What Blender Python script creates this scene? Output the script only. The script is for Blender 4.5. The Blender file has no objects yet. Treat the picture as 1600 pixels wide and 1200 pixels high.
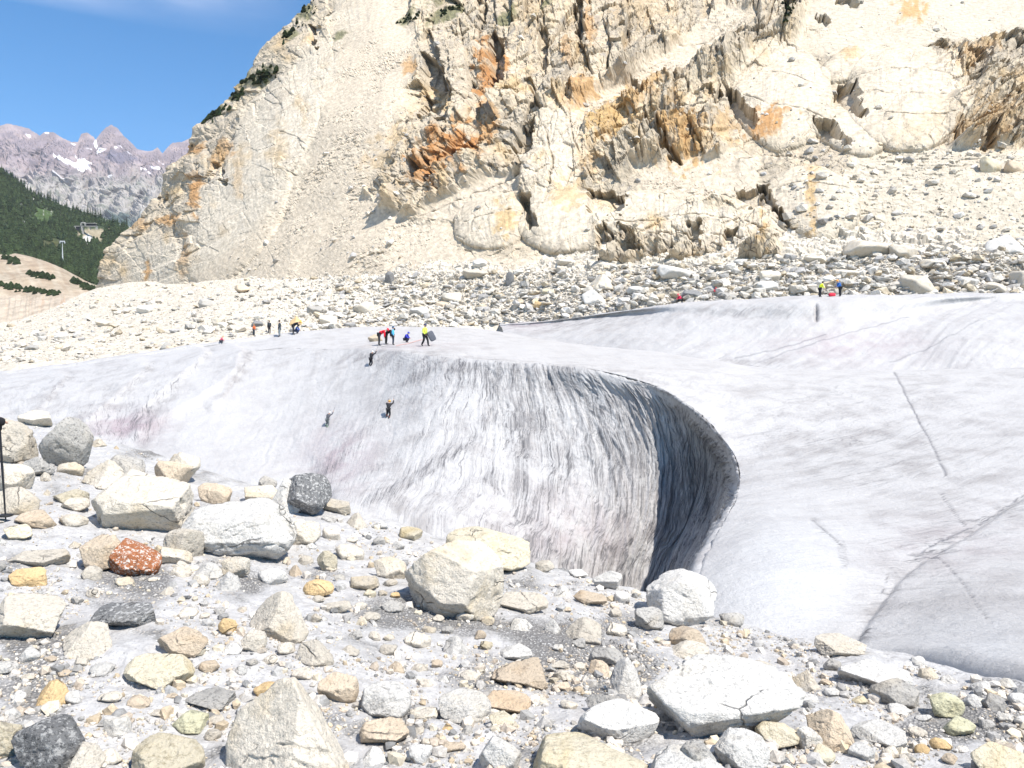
import bpy, bmesh, math, random
import numpy as np
from mathutils import Vector, Matrix, Euler
from mathutils.bvhtree import BVHTree

C = bpy.context.scene
COL = C.collection
random.seed(11)

# ------------------------------------------------------------------ camera, sky, sun
FPX, CX, CY, HZ = 1250.0, 800.0, 600.0, 560.0          # focal length and horizon of the 1600x1200 photograph
PITCH = math.atan((CY - HZ) / FPX)
cam_data = bpy.data.cameras.new('camera')
cam = bpy.data.objects.new('camera', cam_data)
COL.objects.link(cam)
cam.location = (0, 0, 0)
cam.rotation_euler = (math.radians(90) - PITCH, 0, 0)
cam_data.sensor_width = 36.0
cam_data.lens = 36.0 * FPX / 1600.0
cam_data.clip_start = 0.1
cam_data.clip_end = 60000
C.camera = cam

SUN = Vector((0.43, -0.38, 0.815)).normalized()           # towards the sun: from the right, high
SUN_EL = math.asin(SUN.z)
SUN_AZ = math.atan2(SUN.x, SUN.y)
world = bpy.data.worlds.new('World')
C.world = world
world.use_nodes = True
wn, wl = world.node_tree.nodes, world.node_tree.links
wn.clear()
w_out = wn.new('ShaderNodeOutputWorld')
w_bg = wn.new('ShaderNodeBackground')
w_sky = wn.new('ShaderNodeTexSky')
w_sky.sky_type = 'NISHITA'
w_sky.sun_disc = False
w_sky.sun_elevation = SUN_EL
w_sky.sun_rotation = SUN_AZ
w_sky.altitude = 1900
w_sky.air_density = 1.0
w_sky.dust_density = 0.1
w_sky.ozone_density = 2.0
w_bg.inputs['Strength'].default_value = 0.10
w_tc = wn.new('ShaderNodeTexCoord')
w_map = wn.new('ShaderNodeMapping')
w_map.inputs['Scale'].default_value = (2.2, 2.2, 9.0)
w_map.inputs['Rotation'].default_value = (0, math.radians(8), 0)
w_noise = wn.new('ShaderNodeTexNoise')
w_noise.inputs['Scale'].default_value = 2.3
w_noise.inputs['Detail'].default_value = 5
w_noise.inputs['Roughness'].default_value = 0.5
w_sep = wn.new('ShaderNodeSeparateXYZ')
w_up = wn.new('ShaderNodeMapRange')                      # thin high cloud only well up and to the left
w_up.inputs['From Min'].default_value = 0.35
w_up.inputs['From Max'].default_value = 0.39
w_lf = wn.new('ShaderNodeMapRange')
w_lf.inputs['From Min'].default_value = -0.22
w_lf.inputs['From Max'].default_value = -0.55
w_cr = wn.new('ShaderNodeMapRange')
w_cr.inputs['From Min'].default_value = 0.22
w_cr.inputs['From Max'].default_value = 0.55
w_m1 = wn.new('ShaderNodeMath'); w_m1.operation = 'MULTIPLY'
w_m2 = wn.new('ShaderNodeMath'); w_m2.operation = 'MULTIPLY'
w_m3 = wn.new('ShaderNodeMath'); w_m3.operation = 'MULTIPLY'; w_m3.inputs[1].default_value = 1.0
w_mix = wn.new('ShaderNodeMixRGB')
w_mix.inputs['Color2'].default_value = (7.0, 7.2, 8.2, 1)
w_hs = wn.new('ShaderNodeHueSaturation')
w_hs.inputs['Saturation'].default_value = 1.45
w_hs.inputs['Hue'].default_value = 0.495
w_hs.inputs['Value'].default_value = 1.05
wl.new(w_tc.outputs['Generated'], w_map.inputs['Vector'])
wl.new(w_map.outputs['Vector'], w_noise.inputs['Vector'])
wl.new(w_tc.outputs['Generated'], w_sep.inputs['Vector'])
wl.new(w_sep.outputs['Z'], w_up.inputs['Value'])
wl.new(w_sep.outputs['X'], w_lf.inputs['Value'])
wl.new(w_noise.outputs['Fac'], w_cr.inputs['Value'])
wl.new(w_up.outputs['Result'], w_m1.inputs[0])
wl.new(w_lf.outputs['Result'], w_m1.inputs[1])
wl.new(w_m1.outputs[0], w_m2.inputs[0])
wl.new(w_cr.outputs['Result'], w_m2.inputs[1])
wl.new(w_m2.outputs[0], w_m3.inputs[0])
wl.new(w_m3.outputs[0], w_mix.inputs['Fac'])
wl.new(w_sky.outputs['Color'], w_hs.inputs['Color'])
wl.new(w_hs.outputs['Color'], w_mix.inputs['Color1'])
wl.new(w_mix.outputs['Color'], w_bg.inputs['Color'])
wl.new(w_bg.outputs['Background'], w_out.inputs['Surface'])

sun_data = bpy.data.lights.new('sun', 'SUN')
sun_data.energy = 4.4
sun_data.angle = math.radians(0.53)
sun_data.color = (1.0, 0.955, 0.89)
sun = bpy.data.objects.new('sun', sun_data)
COL.objects.link(sun)
sun.rotation_euler = SUN.to_track_quat('Z', 'Y').to_euler()
sun.location = (60, 10, 120)

C.view_settings.view_transform = 'Standard'
C.view_settings.look = 'None'
C.view_settings.exposure = 0.86
C.view_settings.gamma = 1.0
C.cycles.use_denoising = True
C.cycles.max_bounces = 5
C.cycles.diffuse_bounces = 3

# ------------------------------------------------------------------ geometry helpers
SP, CP = math.sin(PITCH), math.cos(PITCH)
def PX(u, v, d):
    """World point(s) seen at photograph pixel (u, v), d metres along the view axis."""
    a = (np.asarray(u, float) - CX) / FPX
    b = (CY - np.asarray(v, float)) / FPX
    d = np.asarray(d, float)
    return np.stack(np.broadcast_arrays(a * d, d * (CP + b * SP), d * (b * CP - SP)), -1)
def UV_of(p):
    x, y, z = p[..., 0], p[..., 1], p[..., 2]
    d = y * CP - z * SP
    b = (y * SP + z * CP) / d
    return CX + FPX * x / d, CY - FPX * b, d

_r = np.random.RandomState(5)
_PERM = np.concatenate([_r.permutation(256)] * 3)
_GR = _r.randn(256, 3); _GR /= np.linalg.norm(_GR, axis=1)[:, None]
def perlin(p):
    p = np.asarray(p, float)
    f0 = np.floor(p).astype(np.int64)
    f = p - f0
    w = f * f * f * (f * (f * 6 - 15) + 10)
    i = f0 & 255
    out = 0
    for dx in (0, 1):
        wx = w[..., 0] if dx else 1 - w[..., 0]
        px_ = _PERM[(i[..., 0] + dx) & 255]
        for dy in (0, 1):
            wy = w[..., 1] if dy else 1 - w[..., 1]
            py_ = _PERM[px_ + ((i[..., 1] + dy) & 255)]
            for dz in (0, 1):
                wz = w[..., 2] if dz else 1 - w[..., 2]
                g = _GR[_PERM[py_ + ((i[..., 2] + dz) & 255)]]
                out = out + wx * wy * wz * (g[..., 0] * (f[..., 0] - dx) + g[..., 1] * (f[..., 1] - dy) + g[..., 2] * (f[..., 2] - dz))
    return out * 1.6
def fbm(p, octv=4, gain=0.5, lac=2.03, ridged=False):
    p = np.asarray(p, float)
    a, s, t = 1.0, 0, 0
    for o in range(octv):
        n = perlin(p + 17.3 * o)
        if ridged: n = 1 - 2 * np.abs(n)
        s = s + a * n; t += a
        a *= gain; p = p * lac
    return s / t
def n2(x, y, z=0.0):
    return np.stack(np.broadcast_arrays(np.asarray(x, float), np.asarray(y, float), np.asarray(z, float)), -1)
def _h(ix, iy, s):
    n = (ix * 374761393 + iy * 668265263 + s * 974634777) & 0xFFFFFFFF
    n = ((n ^ (n >> 13)) * 1274126177) & 0xFFFFFFFF
    return ((n ^ (n >> 16)) & 0xFFFFFF) / float(0xFFFFFF)
def cells(x, y, seed=0, jit=0.9):
    """2-D cellular noise: nearest / second distance, three random numbers of the cell, offset from its centre."""
    ix, iy = np.floor(x).astype(np.int64), np.floor(y).astype(np.int64)
    f1 = np.full(x.shape, 9.0); f2 = f1.copy()
    r = np.zeros(x.shape + (3,)); dx_ = np.zeros(x.shape); dy_ = np.zeros(x.shape)
    for ox in (-1, 0, 1):
        for oy in (-1, 0, 1):
            jx, jy = ix + ox, iy + oy
            cx = jx + 0.5 + jit * (_h(jx, jy, seed) - 0.5)
            cy = jy + 0.5 + jit * (_h(jx, jy, seed + 1) - 0.5)
            d = np.hypot(x - cx, y - cy)
            near = d < f1
            f2 = np.where(near, f1, np.minimum(f2, d))
            f1 = np.where(near, d, f1)
            for k in range(3): r[..., k] = np.where(near, _h(jx, jy, seed + 2 + k), r[..., k])
            dx_ = np.where(near, x - cx, dx_); dy_ = np.where(near, y - cy, dy_)
    return f1, f2, r, dx_, dy_
def blocks(x, y, seed):
    """Faceted blocks: every cell a tilted plane with its own height."""
    f1, f2, r, dx_, dy_ = cells(x, y, seed)
    return (r[..., 0] - 0.5) + (r[..., 1] - 0.5) * dx_ * 1.2 + (r[..., 2] - 0.5) * dy_ * 1.2, np.clip((f2 - f1) / 0.12, 0, 1)
def sstep(a, b, x):
    t = np.clip((x - a) / (b - a), 0, 1)
    return t * t * (3 - 2 * t)
def poly_sd(U, V, poly):
    """Signed distance in pixels to a polygon outline, positive inside."""
    d = np.full(U.shape, 1e9); ins = np.zeros(U.shape, bool)
    n = len(poly)
    for k in range(n):
        (x0, y0), (x1, y1) = poly[k], poly[(k + 1) % n]
        ex, ey = x1 - x0, y1 - y0
        t = np.clip(((U - x0) * ex + (V - y0) * ey) / (ex * ex + ey * ey + 1e-9), 0, 1)
        d = np.minimum(d, np.hypot(U - x0 - t * ex, V - y0 - t * ey))
        c = (y0 > V) != (y1 > V)
        xi = ex * (V - y0) / (ey if abs(ey) > 1e-9 else 1e-9) + x0
        ins ^= c & (U < xi)
    return np.where(ins, d, -d)
def line_sd(U, V, pts):
    """Distance to a polyline and which side (positive on its right hand going along, in picture axes)."""
    d = np.full(U.shape, 1e9); s = np.zeros(U.shape); tt = np.zeros(U.shape)
    n = len(pts) - 1
    for k in range(n):
        (x0, y0), (x1, y1) = pts[k], pts[k + 1]
        ex, ey = x1 - x0, y1 - y0
        t = np.clip(((U - x0) * ex + (V - y0) * ey) / (ex * ex + ey * ey), 0, 1)
        dd = np.hypot(U - x0 - t * ex, V - y0 - t * ey)
        near = dd < d
        d = np.where(near, dd, d)
        s = np.where(near, np.sign(ex * (V - y0) - ey * (U - x0)), s)
        tt = np.where(near, (k + t) / n, tt)
    return d, s, tt
def cr_matrix(n_c, params):
    """Catmull-Rom weights: params in 0..n_c-1."""
    W = np.zeros((len(params), n_c))
    for a, p in enumerate(params):
        i = min(int(p), n_c - 2); t = p - i
        w = (-.5 * t**3 + t**2 - .5 * t, 1.5 * t**3 - 2.5 * t**2 + 1, -1.5 * t**3 + 2 * t**2 + .5 * t, .5 * t**3 - .5 * t**2)
        for k in range(4):
            j = i - 1 + k
            if j < 0: W[a, 0] += 2 * w[k]; W[a, 1] -= w[k]
            elif j > n_c - 1: W[a, n_c - 1] += 2 * w[k]; W[a, n_c - 2] -= w[k]
            else: W[a, j] += w[k]
    return W
def loft(ctrl, rp, cp):
    A, B = cr_matrix(ctrl.shape[0], rp), cr_matrix(ctrl.shape[1], cp)
    return np.einsum('ri,ijk,cj->rck', A, ctrl, B)
def grid_normals(P, flip=False):
    du = np.gradient(P, axis=1); dv = np.gradient(P, axis=0)
    n = np.cross(du, dv)
    n /= np.linalg.norm(n, axis=-1)[..., None] + 1e-9
    return -n if flip else n
def blur(P, kr, kc):
    """Smooth a grid of points with triangular windows along both axes."""
    for ax, k in ((0, kr), (1, kc)):
        w = np.concatenate([np.arange(1, k + 1), np.arange(k - 1, 0, -1)]).astype(float); w /= w.sum()
        pad = [(0, 0)] * P.ndim; pad[ax] = (k - 1, k - 1)
        Q = np.pad(P, pad, mode='edge'); P = sum(wi * np.take(Q, np.arange(i, i + P.shape[ax]), axis=ax) for i, wi in enumerate(w))
    return P
def link(o, parent=None):
    COL.objects.link(o)
    if parent is not None: o.parent = parent
    return o
def tag(o, label=None, cat=None, group=None, kind=None):
    if label: o['label'] = label
    if cat: o['category'] = cat
    if group: o['group'] = group
    if kind: o['kind'] = kind
    return o
def mesh_np(name, V, F, mat, parent=None, smooth=True, attrs=None, uv=None):
    """A mesh object from numpy vertices and faces (all faces with the same number of corners)."""
    V = np.ascontiguousarray(V, dtype=np.float32).reshape(-1, 3)
    F = np.ascontiguousarray(F, dtype=np.int32)
    me = bpy.data.meshes.new(name)
    k = F.shape[1]
    me.vertices.add(len(V)); me.vertices.foreach_set('co', V.ravel())
    me.loops.add(F.size); me.loops.foreach_set('vertex_index', F.ravel())
    me.polygons.add(len(F)); me.polygons.foreach_set('loop_start', np.arange(len(F), dtype=np.int32) * k)
    me.update(calc_edges=True)
    me.polygons.foreach_set('use_smooth', np.full(len(F), bool(smooth)))
    for an, av in (attrs or {}).items():
        av = np.asarray(av, np.float32)
        if av.ndim >= 2 and av.shape[-1] == 3 and av.size == len(V) * 3:
            a = me.attributes.new(an, 'FLOAT_COLOR', 'POINT')
            a.data.foreach_set('color', np.concatenate([av.reshape(-1, 3), np.ones((len(V), 1), np.float32)], 1).ravel())
        else:
            a = me.attributes.new(an, 'FLOAT', 'POINT')
            a.data.foreach_set('value', av.ravel())
    if uv is not None:
        l = me.uv_layers.new(name='UVMap')
        l.data.foreach_set('uv', np.asarray(uv, np.float32).reshape(-1, 2)[F.ravel()].ravel())
    if mat: me.materials.append(mat)
    me.validate()
    return link(bpy.data.objects.new(name, me), parent)
def grid_faces(R, Cn, flip=False):
    i = np.arange(R * Cn).reshape(R, Cn)
    f = np.stack([i[:-1, :-1], i[:-1, 1:], i[1:, 1:], i[1:, :-1]], -1).reshape(-1, 4)
    return f[:, ::-1] if flip else f
def bvh_of(o):
    me = o.data
    n = len(me.vertices); co = np.empty(n * 3, np.float32); me.vertices.foreach_get('co', co)
    me.calc_loop_triangles()
    t = np.empty(len(me.loop_triangles) * 3, np.int32); me.loop_triangles.foreach_get('vertices', t)
    return BVHTree.FromPolygons(co.reshape(-1, 3).tolist(), t.reshape(-1, 3).tolist())
def hit(bvh, u, v):
    """Where the line of sight through pixel (u, v) meets a surface already built."""
    d = Vector(PX(u, v, 1.0)).normalized()
    return bvh.ray_cast(Vector((0, 0, 0)), d)[0:2]
def drop(bvh, x, y, top=400):
    r = bvh.ray_cast(Vector((x, y, top)), Vector((0, 0, -1)))
    return r[0], r[1]

# ------------------------------------------------------------------ material helpers
class NT:
    def __init__(self, name):
        self.m = bpy.data.materials.new(name); self.m.use_nodes = True
        self.n, self.l = self.m.node_tree.nodes, self.m.node_tree.links
        self.n.clear()
        self.out = self.n.new('ShaderNodeOutputMaterial')
        self.b = self.n.new('ShaderNodeBsdfPrincipled')
        self.l.new(self.b.outputs[0], self.out.inputs[0])
    def put(self, sock, v):
        if isinstance(v, bpy.types.NodeSocket): self.l.new(v, sock)
        elif isinstance(v, (tuple, list)) and len(v) == 3 and sock.type == 'RGBA': sock.default_value = (*v, 1)
        else: sock.default_value = v
    def attr(self, name, kind='GEOMETRY', out='Color'):
        a = self.n.new('ShaderNodeAttribute'); a.attribute_name = name; a.attribute_type = kind
        return a.outputs[out]
    def coord(self, out='Object', scale=None):
        c = self.n.new('ShaderNodeTexCoord').outputs[out]
        return self.mapv(c, scale) if scale is not None else c
    def mapv(self, vec, scale, rot=(0, 0, 0), loc=(0, 0, 0)):
        m = self.n.new('ShaderNodeMapping')
        m.inputs['Scale'].default_value = scale if isinstance(scale, tuple) else (scale,) * 3
        m.inputs['Rotation'].default_value = rot; m.inputs['Location'].default_value = loc
        self.l.new(vec, m.inputs['Vector']); return m.outputs[0]
    def noise(self, vec, scale, detail=6, rough=0.6, dist=0.0, out='Fac'):
        t = self.n.new('ShaderNodeTexNoise')
        t.inputs['Scale'].default_value = scale; t.inputs['Detail'].default_value = detail
        t.inputs['Roughness'].default_value = rough; t.inputs['Distortion'].default_value = dist
        self.l.new(vec, t.inputs['Vector']); return t.outputs[out]
    def voronoi(self, vec, scale, feature='F1', out='Distance'):
        t = self.n.new('ShaderNodeTexVoronoi'); t.feature = feature
        t.inputs['Scale'].default_value = scale
        self.l.new(vec, t.inputs['Vector']); return t.outputs[out]
    def ramp(self, x, a, b, lo=0.0, hi=1.0):
        m = self.n.new('ShaderNodeMapRange'); m.interpolation_type = 'SMOOTHSTEP'
        self.put(m.inputs['Value'], x)
        for k, v in (('From Min', a), ('From Max', b), ('To Min', lo), ('To Max', hi)): m.inputs[k].default_value = v
        return m.outputs[0]
    def math(self, op, a, b=0.0):
        m = self.n.new('ShaderNodeMath'); m.operation = op
        self.put(m.inputs[0], a); self.put(m.inputs[1], b); return m.outputs[0]
    def mix(self, f, a, b, mode='MIX'):
        m = self.n.new('ShaderNodeMixRGB'); m.blend_type = mode
        self.put(m.inputs[0], f); self.put(m.inputs[1], a); self.put(m.inputs[2], b); return m.outputs[0]
    def bump(self, h, strength=0.5, dist=0.05, normal=None):
        b = self.n.new('ShaderNodeBump')
        b.inputs['Strength'].default_value = strength; b.inputs['Distance'].default_value = dist
        self.l.new(h, b.inputs['Height'])
        if normal: self.l.new(normal, b.inputs['Normal'])
        return b.outputs[0]
    def done(self, color, rough=0.8, normal=None, spec=0.3):
        self.put(self.b.inputs['Base Color'], color); self.put(self.b.inputs['Roughness'], rough)
        self.b.inputs['Specular IOR Level'].default_value = spec
        if normal: self.l.new(normal, self.b.inputs['Normal'])
        return self.m
# ------------------------------------------------------------------ materials of the land
def mat_ice():
    t = NT('glacier_ice')
    uv = t.n.new('ShaderNodeUVMap').outputs[0]
    ob = t.coord('Object')
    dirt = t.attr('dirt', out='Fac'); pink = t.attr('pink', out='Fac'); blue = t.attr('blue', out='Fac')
    warp = t.noise(ob, 0.35, 3, 0.5, out='Color')
    uvw = t.n.new('ShaderNodeVectorMath'); uvw.operation = 'MULTIPLY_ADD'
    t.put(uvw.inputs[0], warp); uvw.inputs[1].default_value = (1.6, 1.6, 0); t.put(uvw.inputs[2], uv)
    uvw = uvw.outputs[0]
    s1 = t.noise(t.mapv(uvw, (2.6, 0.22, 1)), 1.0, 8, 0.72, 0.25)
    s2 = t.noise(t.mapv(uvw, (9.0, 1.0, 1), loc=(31, 7, 0)), 1.0, 6, 0.72, 0.3)
    s3 = t.noise(t.mapv(uvw, (0.45, 0.05, 1), loc=(3, 17, 0)), 1.0, 5, 0.55, 0.6)
    n1 = t.noise(ob, 0.5, 8, 0.62)
    n2_ = t.noise(ob, 9.0, 6, 0.7)
    thr = t.math('SUBTRACT', 0.78, t.math('MULTIPLY', dirt, 0.42))
    thr_w = t.math('ADD', thr, 0.16)
    st = t.math('ADD', t.math('MULTIPLY', s1, 0.55), t.math('MULTIPLY', s2, 0.45))
    m = t.n.new('ShaderNodeMapRange'); m.interpolation_type = 'SMOOTHSTEP'
    t.put(m.inputs[0], st); t.put(m.inputs[1], thr); t.put(m.inputs[2], thr_w)
    streak = m.outputs[0]
    cloud = t.ramp(t.math('ADD', t.math('MULTIPLY', n1, 0.6), t.math('MULTIPLY', s3, 0.4)), 0.44, 0.66)
    clean = t.mix(t.ramp(n2_, 0.35, 0.7), (0.405, 0.392, 0.381), (0.470, 0.457, 0.443))
    col = t.mix(t.math('MULTIPLY', cloud, t.ramp(dirt, .05, .35, .30, .85)), clean, (0.29, 0.272, 0.26))
    col = t.mix(blue, col, (0.475, 0.485, 0.49))  # pale blend, also carries the sunlight painted on the bulge
    col = t.mix(t.math('MULTIPLY', pink, t.ramp(n1, 0.3, 0.62)), col, (0.36, 0.295, 0.305))
    speck = t.ramp(t.noise(ob, 22.0, 3, 0.6), 0.62, 0.72)
    col = t.mix(t.math('MULTIPLY', streak, t.ramp(s2, .35, .62, .45, .92)), col, (0.085, 0.083, 0.087))
    thin = t.ramp(t.math('ABSOLUTE', t.math('SUBTRACT', t.noise(t.mapv(uvw, (1.9, 0.17, 1), loc=(11, 3, 0)), 1.0, 5, 0.6, 1.2), 0.5)), 0.0, 0.035, 1, 0)
    thin2 = t.ramp(t.math('ABSOLUTE', t.math('SUBTRACT', t.noise(t.mapv(uvw, (4.2, 0.5, 1), loc=(5, 23, 0)), 1.0, 4, 0.6, 1.0), 0.5)), 0.0, 0.04, 1, 0)
    thin = t.math('MAXIMUM', t.math('MULTIPLY', thin, t.ramp(s1, 0.42, 0.6)), t.math('MULTIPLY', thin2, t.math('MULTIPLY', t.ramp(n1, 0.45, 0.6), 0.7)))
    col = t.mix(t.math('MULTIPLY', thin, t.ramp(dirt, 0.08, 0.5, 0.12, 0.85)), col, (0.10, 0.097, 0.10))
    col = t.mix(t.math('MULTIPLY', speck, t.math('MULTIPLY', cloud, 0.5)), col, (0.13, 0.125, 0.125))
    crack = t.attr('crack', out='Fac')
    col = t.mix(crack, col, (0.13, 0.13, 0.14))
    n3 = t.noise(ob, 3.0, 7, 0.7)
    h = t.math('ADD', t.math('MULTIPLY', st, t.ramp(dirt, .1, .4, .15, .8)), t.math('ADD', t.math('MULTIPLY', n2_, 0.35), t.math('MULTIPLY', n3, 0.8)))
    nb = t.bump(h, 0.6, 0.20)
    return t.done(col, 0.55, nb, 0.25)

def mat_mountain(name='mountain_rock', scale=1.0):
    t = NT(name)
    ob = t.coord('Object')
    col = t.attr('tint')
    rough_w = t.attr('rocky', out='Fac')
    n1 = t.noise(ob, 0.9 * scale, 8, 0.66)
    n2_ = t.noise(t.mapv(ob, (1, 1, 0.35)), 0.28 * scale, 7, 0.62, 0.6)
    col = t.mix(1.0, col, t.mix(t.ramp(n1, 0.25, 0.75), (0.72, 0.71, 0.70), (1.2, 1.2, 1.2)), 'MULTIPLY')
    crack = t.ramp(t.voronoi(t.mapv(t.mix(0.12, ob, t.noise(ob, 0.3, 4, 0.6, out='Color'), 'ADD'), (1, 1, 0.5)), 0.55 * scale, 'DISTANCE_TO_EDGE'), 0.0, 0.05, 1, 0)
    col = t.mix(t.math('MULTIPLY', t.math('MULTIPLY', crack, rough_w), t.ramp(n2_, 0.45, 0.6)), col, (0.11, 0.10, 0.09))
    h = t.math('MULTIPLY', t.math('ADD', n1, t.math('MULTIPLY', n2_, 1.2)), t.math('ADD', t.math('MULTIPLY', rough_w, 0.75), 0.35))
    nb = t.bump(h, 0.45, 0.6 / scale)
    return t.done(col, 0.9, nb, 0.15)

M_ICE = mat_ice()
M_MOUNT = mat_mountain()
M_FAR = mat_mountain('far_rock', 0.008)
M_HILL = mat_mountain('hill_ground', 0.12)

# ------------------------------------------------------------------ the glacier: fall lines fanning round the rim of the ice pit
GC = [  # each column runs far -> crest -> plateau -> rim -> wall -> foot, as (pixel, pixel, metres)
 [(-300,600,140),(-250,595,95),(-240,606,88),(-232,618,83),(-225,640,77),(-222,672,72),(-220,705,67),(-215,760,61),(-210,850,55)],
 [(0,585,130),(0,580,95),(0,588,89),(-2,600,83),(-6,622,77),(-12,652,72),(-18,685,67),(-25,725,61),(-30,820,55)],
 [(130,570,132),(130,565,97),(127,573,90),(122,586,84),(113,611,77),(102,645,71),(95,680,66),(88,725,60),(80,830,54)],
 [(250,552,138),(250,548,99),(248,555,93),(243,569,86),(233,599,78),(220,643,71),(210,692,65),(200,745,57),(190,840,50)],
 [(347,538,145),(347,534,101),(347,541,95),(342,556,87),(332,592,78),(317,643,70),(302,703,62),(290,765,54),(285,860,48)],
 [(437,525,150),(437,521,105),(440,528,97),(438,545,87),(430,587,77),(415,645,69),(400,710,60),(390,775,52),(385,880,46)],
 [(520,520,155),(520,515,108),(525,526,95),(522,547,82),(514,592,73),(500,655,65),(480,725,57),(465,805,49),(450,910,43)],
 [(600,517,158),(600,512,110),(602,528,90),(602,550,74),(597,597,67),(580,664,60),(555,737,53),(530,815,46),(515,920,41)],
 [(680,516,160),(680,511,112),(685,530,84),(685,558,65),(680,602,60.5),(665,668,56),(635,750,51),(600,835,46),(590,940,42)],
 [(760,520,150),(760,515,112),(775,537,82),(782,567,61.5),(779,611,58.5),(765,683,55),(735,768,50),(700,855,46),(690,960,42)],
 [(850,534,125),(850,530,97),(860,546,78),(862,573,59.5),(872,619,57.5),(876,698,54.8),(858,788,51.5),(828,880,47.8),(800,980,44)],
 [(930,545,115),(930,541,90),(932,555,74),(920,577,58),(943,624,56.6),(955,706,55.0),(940,797,52.6),(908,890,50),(880,990,47)],
 [(1020,553,105),(1020,549,82),(1018,563,69),(975,588,56.5),(1000,633,55.8),(1014,716,55.2),(998,806,53.6),(963,902,52),(935,1000,49)],
 [(1115,570,95),(1112,563,74),(1088,578,64),(1032,607,55),(1048,648,55.4),(1056,726,55.4),(1040,811,54.3),(1003,907,53),(975,1000,50)],
 [(1260,590,90),(1205,578,70),(1150,600,60),(1085,641,53),(1085,672,55.2),(1085,745,55.8),(1070,820,55),(1034,911,53),(1010,1000,50)],
 [(1440,590,88),(1335,579,67),(1228,619,57),(1125,680,50.5),(1113,702,55.0),(1106,764,55.6),(1089,829,54),(1058,915,52),(1040,1000,50)],
 [(1620,590,87),(1485,579,65),(1322,651,52.5),(1148,712,48.5),(1131,735,54),(1117,793,54.4),(1098,848,52.5),(1070,920,51),(1060,1000,49)],
 [(1800,592,85),(1665,577,63),(1402,682,48),(1157,748,44.5),(1140,767,51.5),(1125,813,52.4),(1108,863,50),(1085,925,49),(1080,1000,48)],
 [(2050,610,78),(1860,585,60),(1482,722,42),(1150,792,37.5),(1138,806,43),(1125,843,46.5),(1112,883,47),(1095,935,46),(1090,1010,45)],
 [(2150,700,58),(1900,648,50),(1482,771,36.5),(1131,838,32),(1122,850,37.5),(1115,873,41.5),(1108,903,44),(1098,945,43),(1095,1010,43)],
 [(2150,820,38),(1850,772,37),(1452,816,32),(1109,885,27.5),(1104,896,32.5),(1102,912,36),(1100,933,40.4),(1098,965,40),(1095,1015,40)],
 [(2150,930,25),(1800,870,26),(1432,870,27),(1098,935,24.5),(1097,946,28.5),(1096,958,32),(1095,975,37),(1094,995,38),(1092,1025,38)],
 [(2150,1020,16),(1800,960,17),(1392,938,23.5),(1110,1000,21.5),(1106,1012,25.5),(1102,1022,29),(1100,1030,34),(1096,1040,35),(1090,1050,36)],
 [(2150,1120,10.5),(1780,1050,11.5),(1380,1015,19),(1150,1060,19.5),(1140,1075,23.5),(1130,1085,27),(1120,1090,31),(1112,1096,32),(1100,1100,33)],
 [(2150,1270,6.5),(1720,1160,8),(1390,1105,16),(1200,1120,17.5),(1180,1130,22.5),(1165,1135,28),(1150,1140,29),(1140,1145,30),(1120,1150,31)],
]
gc = np.array(GC, float)
ctrl = PX(gc[..., 0], gc[..., 1], gc[..., 2]).transpose(1, 0, 2)         # rows x columns x 3
rp = np.concatenate([np.linspace(0, 1, 20)[:-1], np.linspace(1, 2.7, 190)[:-1], np.linspace(2.7, 3.5, 110)[:-1], np.linspace(3.5, 7, 260)[:-1], np.linspace(7, 8, 12)])
cp = np.concatenate([np.linspace(0, len(GC) - 1, 1000)[:-1], np.linspace(len(GC) - 1, len(GC), 24)])
ctrl[8, :, 2] -= 5.0
ctrl = np.concatenate([ctrl, ctrl[:, -1:] + np.array([0.3, -2.5, -11.0])], 1)     # the near end of the ice goes down under the moraine
rimk = sstep(11, 13.5, np.arange(len(GC) + 1))[:, None] * (1 - sstep(17.5, 20, np.arange(len(GC) + 1)))[:, None]
rnd_rows = loft(ctrl, [2.9, 3.12], np.arange(len(GC) + 1, dtype=float))
r_out = rnd_rows[0] * (1 - rimk) + (ctrl[3] + (ctrl[2] - ctrl[3]) * .10) * rimk     # a crisp edge to the hollow, a rounded brow on the left
r_in = rnd_rows[1] * (1 - rimk) + (ctrl[3] + (ctrl[4] - ctrl[3]) * .22) * rimk
ctrl = np.concatenate([ctrl[:3], r_out[None], ctrl[3:4], r_in[None], ctrl[4:]])
P = loft(ctrl, np.interp(rp, [0, 1, 2, 2.9, 3, 3.12, 4, 5, 6, 7, 8], np.arange(11)), cp)
ms = sstep(18.6, 20, cp)[None, :, None] * (1 - sstep(2.85, 3.05, rp))[:, None, None]
P = P * (1 - ms) + blur(P, 26, 34) * ms
N = grid_normals(P)
if N[200, 300, 2] < 0: N = -N
U, V, D = UV_of(P)
RP = rp[:, None] + 0 * cp[None]; CPm = cp[None] + 0 * rp[:, None]
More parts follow.
